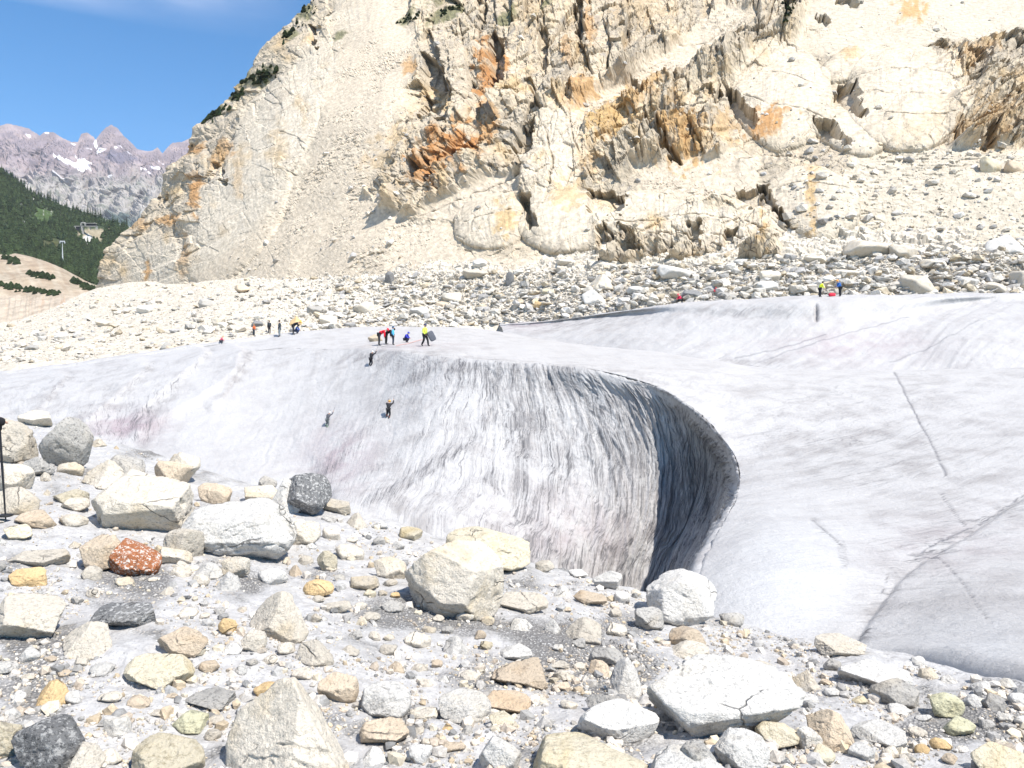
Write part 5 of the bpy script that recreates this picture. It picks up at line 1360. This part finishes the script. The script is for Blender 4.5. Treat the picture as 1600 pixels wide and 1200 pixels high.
def pose(kind):
    J = dict(BASE); up = ('sp', 'ch', 'nk', 'hd0', 'hd1', 'top', 'nose', 'sL', 'sR', 'eL', 'eR', 'wL', 'wR')
    if kind == 'bend':                                                    # folded forward at the hips, arms down
        for k in up: J[k] = rotx(J[k], J['pel'], -math.radians(62))
        for s, x in (('L', -1), ('R', 1)):
            sh_ = J['s' + s]; J['e' + s] = (sh_[0] + .04 * x, sh_[1] + .02, sh_[2] - .27); J['w' + s] = (sh_[0], sh_[1] + .02, sh_[2] - .50)
    elif kind == 'crouch':
        dz = -.55
        for k in list(J):
            if k not in ('kL', 'kR', 'aL', 'aR', 'tL', 'tR'): J[k] = (J[k][0], J[k][1] - .18, J[k][2] + dz)
        for s, x in (('L', -1), ('R', 1)): J['k' + s] = (.17 * x, .26, .46)
        pv = J['pel']
        for k in up: J[k] = rotx(J[k], pv, -math.radians(32))
        for s, x in (('L', -1), ('R', 1)):
            sh_ = J['s' + s]; J['e' + s] = (sh_[0] + .05 * x, sh_[1] + .10, sh_[2] - .26); J['w' + s] = (sh_[0] - .05 * x, sh_[1] + .30, sh_[2] - .34)
    elif kind == 'climb':                                                 # facing the ice, both arms up on axes, knees bent
        J['kL'] = (-.15, .22, .62); J['aL'] = (-.14, .05, .28); J['tL'] = (-.14, .20, .26)
        J['kR'] = (.14, .16, .50); J['aR'] = (.13, -.02, .10); J['tR'] = (.13, .14, .08)
        for k in up: J[k] = rotx(J[k], J['pel'], -math.radians(10))
        for s, x, r in (('L', -1, -.14), ('R', 1, .10)):
            sh_ = J['s' + s]; J['e' + s] = (sh_[0] + .14 * x, sh_[1] + .18, sh_[2] + .12 + r * .3); J['w' + s] = (sh_[0] + .10 * x, sh_[1] + .30, sh_[2] + .34 + r)
    elif kind == 'lean':                                                  # stooped, looking down, hands forward
        for k in up: J[k] = rotx(J[k], J['pel'], -math.radians(24))
        for s, x in (('L', -1), ('R', 1)):
            sh_ = J['s' + s]; J['e' + s] = (sh_[0] + .04 * x, sh_[1] + .06, sh_[2] - .28); J['w' + s] = (sh_[0] - .02 * x, sh_[1] + .28, sh_[2] - .38)
    elif kind == 'walk':
        J['kL'] = (-.11, .20, .52); J['aL'] = (-.11, .25, .10); J['tL'] = (-.12, .42, .05); J['kR'] = (.11, -.02, .50); J['aR'] = (.11, -.25, .14); J['tR'] = (.12, -.09, .04)
        J['wL'] = (-.26, -.08, .92); J['wR'] = (.27, .22, .98)
    elif kind == 'pole':                                                  # one arm held out over a trekking pole
        J['eR'] = (.30, .10, 1.16); J['wR'] = (.34, .36, 1.14)
    return J
def skin_mesh(name, nodes, edges, mat, parent, root=0, sub=1):
    """One continuous skinned surface over connected joints (position, radius)."""
    me = bpy.data.meshes.new(name)
    me.from_pydata([n[0] for n in nodes], edges, [])
    o = bpy.data.objects.new(name, me); COL.objects.link(o)
    md = o.modifiers.new('skin', 'SKIN'); md.use_smooth_shade = True
    sv = me.skin_vertices[0].data
    for k, n in enumerate(nodes):
        r = n[1]; sv[k].radius = r if isinstance(r, tuple) else (r, r)
        sv[k].use_root = (k == root)
    if sub: s = o.modifiers.new('sub', 'SUBSURF'); s.levels = sub; s.render_levels = sub
    dg = bpy.context.evaluated_depsgraph_get()
    me2 = bpy.data.meshes.new_from_object(o.evaluated_get(dg))
    bpy.data.objects.remove(o); bpy.data.meshes.remove(me)
    me2.name = name; me2.materials.clear(); me2.materials.append(mat)
    for p_ in me2.polygons: p_.use_smooth = True
    return link(bpy.data.objects.new(name, me2), parent)
def lerp(a, b, t): return tuple(a[k] + (b[k] - a[k]) * t for k in range(3))
def person(label, loc, yaw, kind, jacket, trousers, helmet=None, hair=None, boots=(.05,.05,.05), scale=1.0, backpack=None, harness=None, gloves=None, gaiters=None, tool=False, group=None, mirror=False, pitch=0.0, hands=True):
    J = pose(kind)
    if mirror:
        J = {({'L': 'R', 'R': 'L'}[k[-1]].join([k[:-1], '']) if k[-1] in 'LR' else k): (-v[0], v[1], v[2]) for k, v in J.items()}
    e = link(bpy.data.objects.new('person', None))
    e.location = loc; e.rotation_euler = Euler((pitch, 0, yaw)); e.scale = (scale,) * 3
    tag(e, label, 'person', group)
    names = ['pel', 'sp', 'ch', 'nk', 'hd0', 'hd1', 'top', 'nose', 'hL', 'kL', 'aL', 'tL', 'hR', 'kR', 'aR', 'tR', 'sL', 'eL', 'wL', 'sR', 'eR', 'wR']
    R = dict(pel=.115, sp=.105, ch=.12, nk=.05, hd0=.075, hd1=.088, top=.05, nose=.018, hL=.08, hR=.08, kL=.052, kR=.052, aL=.036, aR=.036, tL=.03, tR=.03, sL=.052, sR=.052, eL=.037, eR=.037, wL=.026, wR=.026)
    nodes = [(J[n], R[n]) for n in names]; ix = {n: k for k, n in enumerate(names)}
    ed = [('pel','sp'),('sp','ch'),('ch','nk'),('nk','hd0'),('hd0','hd1'),('hd1','top'),('hd1','nose'),('pel','hL'),('hL','kL'),('kL','aL'),('aL','tL'),('pel','hR'),('hR','kR'),('kR','aR'),('aR','tR'),('ch','sL'),('sL','eL'),('eL','wL'),('ch','sR'),('sR','eR'),('eR','wR')]
    edges = [(ix[a], ix[b]) for a, b in ed]
    if hands:
        for s, x in (('L', -1), ('R', 1)):
            w = Vector(J['w' + s]); f = (w - Vector(J['e' + s])).normalized(); sd = Vector((x, 0, 0)); palm = len(nodes)
            nodes.append((tuple(w + f * .07), (.020, .036))); edges.append((ix['w' + s], palm))
            for q, (off, L) in enumerate(((-.030, .065), (-.010, .078), (.010, .074), (.030, .058))):
                a_n = len(nodes); dn_ = f.cross(sd).normalized() * (.018 if s == 'R' else -.018)
                nodes.append((tuple(w + f * (.085 + L * .45) + sd * off), .009)); nodes.append((tuple(w + f * (.085 + L * .9) + sd * off + dn_), .008))
                edges += [(palm, a_n), (a_n, a_n + 1)]
            a_n = len(nodes); nodes.append((tuple(w + f * .06 - sd * .055), .010)); edges.append((palm, a_n))
    skin_mesh('body', nodes, edges, M_SKIN, e)
    up = ['pel', 'sp', 'ch', 'nk', 'sL', 'eL', 'wL', 'sR', 'eR', 'wR']; ix = {n: k for k, n in enumerate(up)}
    RJ = dict(pel=.17, sp=.165, ch=.18, nk=.075, sL=.092, eL=.072, wL=.055, sR=.092, eR=.072, wR=.055)
    skin_mesh('jacket', [((lerp(J['pel'], J['sp'], .1) if n == 'pel' else J[n]), RJ[n]) for n in up], [(ix[a], ix[b]) for a, b in (('pel','sp'),('sp','ch'),('ch','nk'),('ch','sL'),('sL','eL'),('eL','wL'),('ch','sR'),('sR','eR'),('eR','wR'))], cloth(jacket), e)
    dn_ = ['pel', 'hL', 'kL', 'aL', 'hR', 'kR', 'aR']; ix = {n: k for k, n in enumerate(dn_)}
    RT = dict(pel=.155, hL=.125, kL=.092, aL=.072, hR=.125, kR=.092, aR=.072)
    skin_mesh('trousers', [(J[n], RT[n]) for n in dn_], [(ix[a], ix[b]) for a, b in (('pel','hL'),('hL','kL'),('kL','aL'),('pel','hR'),('hR','kR'),('kR','aR'))], cloth(trousers), e)
    for s in 'LR':
        skin_mesh('boot', [(lerp(J['a' + s], J['k' + s], .16), .062), (J['a' + s], .06), (lerp(J['a' + s], J['t' + s], .5), .05), (J['t' + s], .042)], [(0, 1), (1, 2), (2, 3)], cloth(boots), e)
        if gaiters: skin_mesh('gaiter', [(lerp(J['a' + s], J['k' + s], .1), .072), (lerp(J['a' + s], J['k' + s], .55), .082)], [(0, 1)], cloth(gaiters), e)
        if gloves: skin_mesh('glove', [(J['w' + s], .05), (tuple(Vector(J['w' + s]) + (Vector(J['w' + s]) - Vector(J['e' + s])).normalized() * .12), .055)], [(0, 1)], cloth(gloves), e)
    h0, h1 = Vector(J['hd0']), Vector(J['top']); ax = (h1 - h0).normalized(); c = Vector(J['hd1']) + ax * .03
    q = Vector((0, 0, 1)).rotation_difference(ax).to_matrix()
    V_, F_ = ico(3)
    if helmet:
        Q = V_.copy(); lowr = Q[:, 2] < -.15; Q[lowr, 2] = -.15; Q[lowr, :2] *= 1.10
        Q = Q * np.array([.118, .138, .125]); Q += (Q[:, 2:3] > 0) * .006 * np.cos(Q[:, :1] * 130)
        Q = Q @ np.array(q).T + np.array(c); mesh_np('helmet', Q, F_, cloth(helmet, .35), e)
    else:
        Q = V_.copy(); cut = (Q[:, 1] > .35) & (Q[:, 2] < .45); Q[cut] *= .80
        Q = Q * np.array([.104, .12, .125]) * (1 + .05 * fbm(Q * 4, 2))[:, None]
        Q = Q @ np.array(q).T + np.array(c); mesh_np('hair', Q, F_, cloth(hair or (.06, .045, .03)), e)
    if backpack:
        a_, b_ = Vector(J['sp']), Vector(J['nk']); up_ = (b_ - a_).normalized(); bk = Vector((1, 0, 0)).cross(up_) * -1
        m_ = Matrix((Vector((1, 0, 0)), -bk, up_)).transposed()
        Q = np.sign(V_) * np.abs(V_) ** .55 * np.array([.16, .11, .25])
        Q = Q @ np.array(m_).T + np.array((a_ + b_) / 2 + Vector((0, 0, 0)) + (m_ @ Vector((0, -.22, -.02)))); mesh_np('backpack', Q, F_, cloth(backpack), e)
    if harness:
        skin_mesh('harness', [(lerp(J['pel'], J['sp'], .0), .158), (lerp(J['pel'], J['sp'], .35), .156)], [(0, 1)], cloth(harness), e)
    return e, J
def ice_axe(label, holder, J, side):
    """An ice axe gripped in one hand: shaft, pick with adze, spike."""
    w = Vector(J['w' + side]); f = (w - Vector(J['e' + side])).normalized(); g_ = w + f * .09
    e = link(bpy.data.objects.new('ice_axe', None)); mw = Matrix.Translation(holder.location) @ holder.rotation_euler.to_matrix().to_4x4() @ Matrix.Scale(holder.scale.x, 4)
    e.matrix_world = mw @ Matrix.Translation(g_); e.location = mw @ g_; e.rotation_euler = holder.rotation_euler
    tag(e, label, 'ice axe')
    skin_mesh('shaft', [((0, -.02, -.10), .016), ((0, .05, .16), .014), ((0, .10, .40), .014)], [(0, 1), (1, 2)], cloth((.08, .08, .09), .4), e)
    skin_mesh('pick', [((0, .0, .43), .018), ((0, .10, .41), .016), ((0, .22, .35), .012), ((0, .29, .27), .006)], [(0, 1), (1, 2), (2, 3)], cloth((.55, .56, .58), .3), e)
    return e
def feet_at(bvh, u, v):
    p, n_ = hit(bvh, u, v)
    return p
PEOPLE = [
 # u, v of the feet, height in pixels, pose, yaw (0 = facing away), colours
 (346,536,9,'crouch',-60,(.62,.10,.16),(.06,.06,.07),dict(hair=(.45,.28,.12)),'crouching person in pink red at the left end of the crest',GL,1.0),
 (397,524,16,'stand',150,(.72,.16,.05),(.07,.08,.09),dict(hair=(.35,.2,.1)),'person standing on the crest in an orange red open vest',AP,1.6),
 (421,521,18,'stand',170,(.05,.06,.07),(.03,.03,.035),dict(backpack=(.04,.045,.05)),'person in dark clothes with a backpack, left of the one in grey trousers',AP,1.6),
 (437,526,23,'stand',90,(.03,.04,.05),(.16,.18,.19),dict(),'slim person in black jacket and grey trousers standing on the crest',GL,1.6),
 (458,523,22,'bend',-75,(.02,.02,.025),(.03,.03,.035),dict(helmet=(.75,.42,.05)),'person in black bending forward on the crest, before the ochre boulder',GL,1.35),
 (464,521,13,'crouch',-100,(.05,.14,.45),(.04,.06,.12),dict(),'person in bright blue stooping beside the bending one in black',GL,1.05),
 (592,540,26,'bend',-80,(.70,.02,.04),(.03,.03,.035),dict(helmet=(.72,.03,.05)),'person in a red jacket bending forward on the plateau',GL,1.32),
 (603,538,24,'bend',-95,(.012,.013,.015),(.015,.016,.018),dict(hair=(.02,.02,.02)),'person all in black bending beside the one in red',GL,1.30),
 (614,539,28,'stand',-85,(.10,.42,.66),(.03,.04,.06),dict(hair=(.05,.10,.18)),'person standing upright in a light blue jacket',GL,1.72),
 (635,535,15,'crouch',-110,(.04,.05,.42),(.04,.04,.06),dict(helmet=(.05,.07,.40)),'person in deep blue crouching low over the ropes on the plateau',GL,1.02),
 (664,541,34,'walk',-120,(.62,.72,.10),(.02,.022,.026),dict(helmet=(.03,.035,.09), harness=(.03,.06,.25), gloves=(.02,.02,.02)),'instructor in yellow green and black holding a folded grey mat',GL,1.75),
 (578,571,26,'climb',-25,(.022,.022,.026),(.022,.022,.026),dict(helmet=(.75,.75,.76), harness=(.3,.3,.31)),'climber in black with a white helmet just under the rim',GL,1.75),
 (606,652,31,'climb',-12,(.025,.025,.028),(.018,.018,.02),dict(helmet=(.85,.40,.03), harness=(.70,.70,.68), gaiters=(.60,.16,.10)),'climber with an orange helmet and reddish gaiters midway down the ice wall',GL,1.80),
 (510,666,22,'climb',-30,(.09,.09,.10),(.13,.14,.14),dict(helmet=(.72,.72,.74), boots=(.04,.05,.05), gaiters=(.18,.55,.22)),'climber in grey with green lower legs, lowest on the ice wall',GL,1.75),
 (1062,473,13,'crouch',120,(.66,.03,.09),(.05,.05,.05),dict(helmet=(.75,.04,.10)),'person with a red helmet seated at the left of the black gapped slab',AP,1.05),
 (1117,460,9,'crouch',200,(.62,.05,.08),(.25,.22,.2),dict(helmet=(.70,.04,.08)),'person with a red helmet half hidden among boulders right of the black slab',AP,.95),
 (1281,464,23,'lean',-80,(.70,.78,.04),(.02,.022,.028),dict(hair=(.02,.02,.02)),'person in a bright yellow top on the ice ridge',RG,1.62),
 (1313,463,23,'lean',95,(.03,.13,.42),(.025,.027,.03),dict(helmet=(.82,.32,.04), harness=(.78,.26,.05)),'person in blue with an orange helmet on the ice ridge',RG,1.55),
]
FOLK = []
for u, v, hp, kd, yaw, jk, tr, kw, lab, bvh, href in PEOPLE:
    p = feet_at(bvh, u, v)
    if p is None: p = feet_at(GL, u, v) or feet_at(AP, u, v)
    _, _, d = UV_of(np.array(p))
    s = hp * d / FPX / href
    if kd == 'climb':
        p = p + Vector((0, -.20, -.13))
    sc_ = max(.75, min(1.25, s))
    e, J = person(lab, p - Vector((0, 0, .02)), math.radians(yaw), kd, jk, tr, scale=sc_, pitch=(-.24 if kd == 'climb' else 0.0), group='people on the glacier', **kw)
    FOLK.append((e, J, lab))
for e, J, lab in FOLK:
    if lab.startswith('climber'):
        who = {'climber in black': 'the climber in black', 'climber with an orange': 'the orange helmeted climber', 'climber in grey': 'the lowest climber'}
        w = next(v for k, v in who.items() if lab.startswith(k))
        for s, hnd in (('L', 'lower'), ('R', 'upper')):
            ice_axe(f'dark ice axe in the {hnd} raised hand of {w}', e, J, s)
# the folded mat, the red pack, ropes
def soft_box(name, size, mat, parent=None, power=.45, sub=4):
    V_, F_ = ico(sub); Q = np.sign(V_) * np.abs(V_) ** power * np.array(size) / 2
    return mesh_np(name, Q, F_, mat, parent)
ins = next(e for e, J, l in FOLK if l.startswith('instructor'))
m = soft_box('folded_mat', (.62, .30, .98), cloth((.11, .115, .135)))
m.location = ins.location + Vector((.62, .05, .98)); m.rotation_euler = (0, math.radians(-28), math.radians(15))
tag(m, 'folded dark grey mat held out by the instructor in yellow green', 'mat')
p = feet_at(RG, 1300, 463)
if p is not None:
    pk = soft_box('backpack', (.75, .45, .42), cloth((.66, .04, .07)), None, .6); pk.location = p + Vector((0, 0, .18))
    tag(pk, 'red backpack lying on the ice ridge between the yellow and blue people', 'backpack')
p = feet_at(GL, 366, 527)
if p is not None:
    _, _, d = UV_of(np.array(p)); e = link(bpy.data.objects.new('padded_post', None)); e.location = p
    tag(e, 'dark upright padded post standing on the left glacier crest', 'post')
    V_, F_ = trunk_mesh(1.0, .5); hgt = 14 * d / FPX
    Q = V_.copy(); rr = np.hypot(Q[:, 0], Q[:, 1]); ang = np.arctan2(Q[:, 1], Q[:, 0]); lv = np.round((Q[:, 2] + .3) / .2375)
    Q[:, 0] = np.cos(ang) * .26; Q[:, 1] = np.sin(ang) * .26; Q[:, 2] = (Q[:, 2] + .3) * hgt * .98
    mesh_np('pad', Q, F_, cloth((.075, .05, .055)), e)
    o = soft_box('base', (.95, .8, .30), cloth((.03, .03, .03)), e, .6); o.location = (.1, 0, .10)
    o = soft_box('cap', (.56, .56, .10), cloth((.05, .04, .045)), e, .5); o.location = (0, 0, hgt * .98)
def rope(px, label, col, bvh=GL, r=.03):
    pts = []
    for u, v in px:
        p = feet_at(bvh, u, v)
        if p is not None: pts.append(((p.x, p.y, p.z + .05), r))
    o = skin_mesh('rope', pts, [(k, k + 1) for k in range(len(pts) - 1)], cloth(col), None)
    return tag(o, label, 'rope')
rope([(619,541),(628,539),(636,538),(646,535),(656,532),(664,531)], 'pinkish rope laid over the plateau past the crouching person in deep blue', (.55, .30, .26))
rope([(590,541),(600,542),(612,543),(624,543),(640,542)], 'thin grey rope along the rim under the people in red and black', (.40, .38, .38), r=.02)

# the hiker just outside the frame on the left: only the hand and the pole reach in
tip, _n = hit(FG, 9, 814)
d_t = UV_of(np.array(tip))[2]
hand = Vector(PX(-9, 659, d_t - .05))
gz = drop(FG, hand.x - .55, hand.y - .15)[0]
hk_h = (hand.z - gz.z)
e, J = person('hiker at the left border reaching a black gloved hand to a trekking pole', Vector((hand.x - .36, hand.y - .40, gz.z)), 0.0, 'pole', (.05, .05, .055), (.06, .06, .07), helmet=None, scale=max(.8, min(1.25, hk_h / 1.14)), gloves=(.012, .012, .014), backpack=(.08, .10, .14))
e.location = hand - Vector(J['wR']) * e.scale.x
wr = e.location + Vector(J['wR']) * e.scale.x + Vector((0, .06, 0))
po = link(bpy.data.objects.new('trekking_pole', None)); po.location = tip
tag(po, 'thin black trekking pole planted in the ice at the left border', 'trekking pole')
tv = wr - tip
skin_mesh('shaft', [((0, 0, 0), .006), (tuple(tv * .5), .010), (tuple(tv * .96), .011)], [(0, 1), (1, 2)], cloth((.015, .015, .018), .4), po)
skin_mesh('grip', [(tuple(tv * .90), .019), (tuple(tv * .97), .021), (tuple(tv * 1.04), .024)], [(0, 1), (1, 2)], cloth((.012, .012, .013), .7), po)
V_, F_ = trunk_mesh(.02, .06); o = soft_box('basket', (.11, .11, .025), cloth((.015, .015, .016), .6), po, .8, 3); o.location = tv * .055
# ------------------------------------------------------------------ the mountain air
hz_v, hz_f = boxes_mesh([(-9000, -60, -60, 4000, 9500, 2080)])
hm = bpy.data.materials.new('haze'); hm.use_nodes = True
hn, hl = hm.node_tree.nodes, hm.node_tree.links
hn.clear()
ho = hn.new('ShaderNodeOutputMaterial'); hv = hn.new('ShaderNodeVolumePrincipled')
hv.inputs['Color'].default_value = (.86, .88, 1.0, 1)
hv.inputs['Density'].default_value = 0.00004
hv.inputs['Anisotropy'].default_value = 0.0
hl.new(hv.outputs[0], ho.inputs['Volume'])
haze = mesh_np('haze', hz_v, hz_f, hm, smooth=False)
tag(haze, kind='stuff')
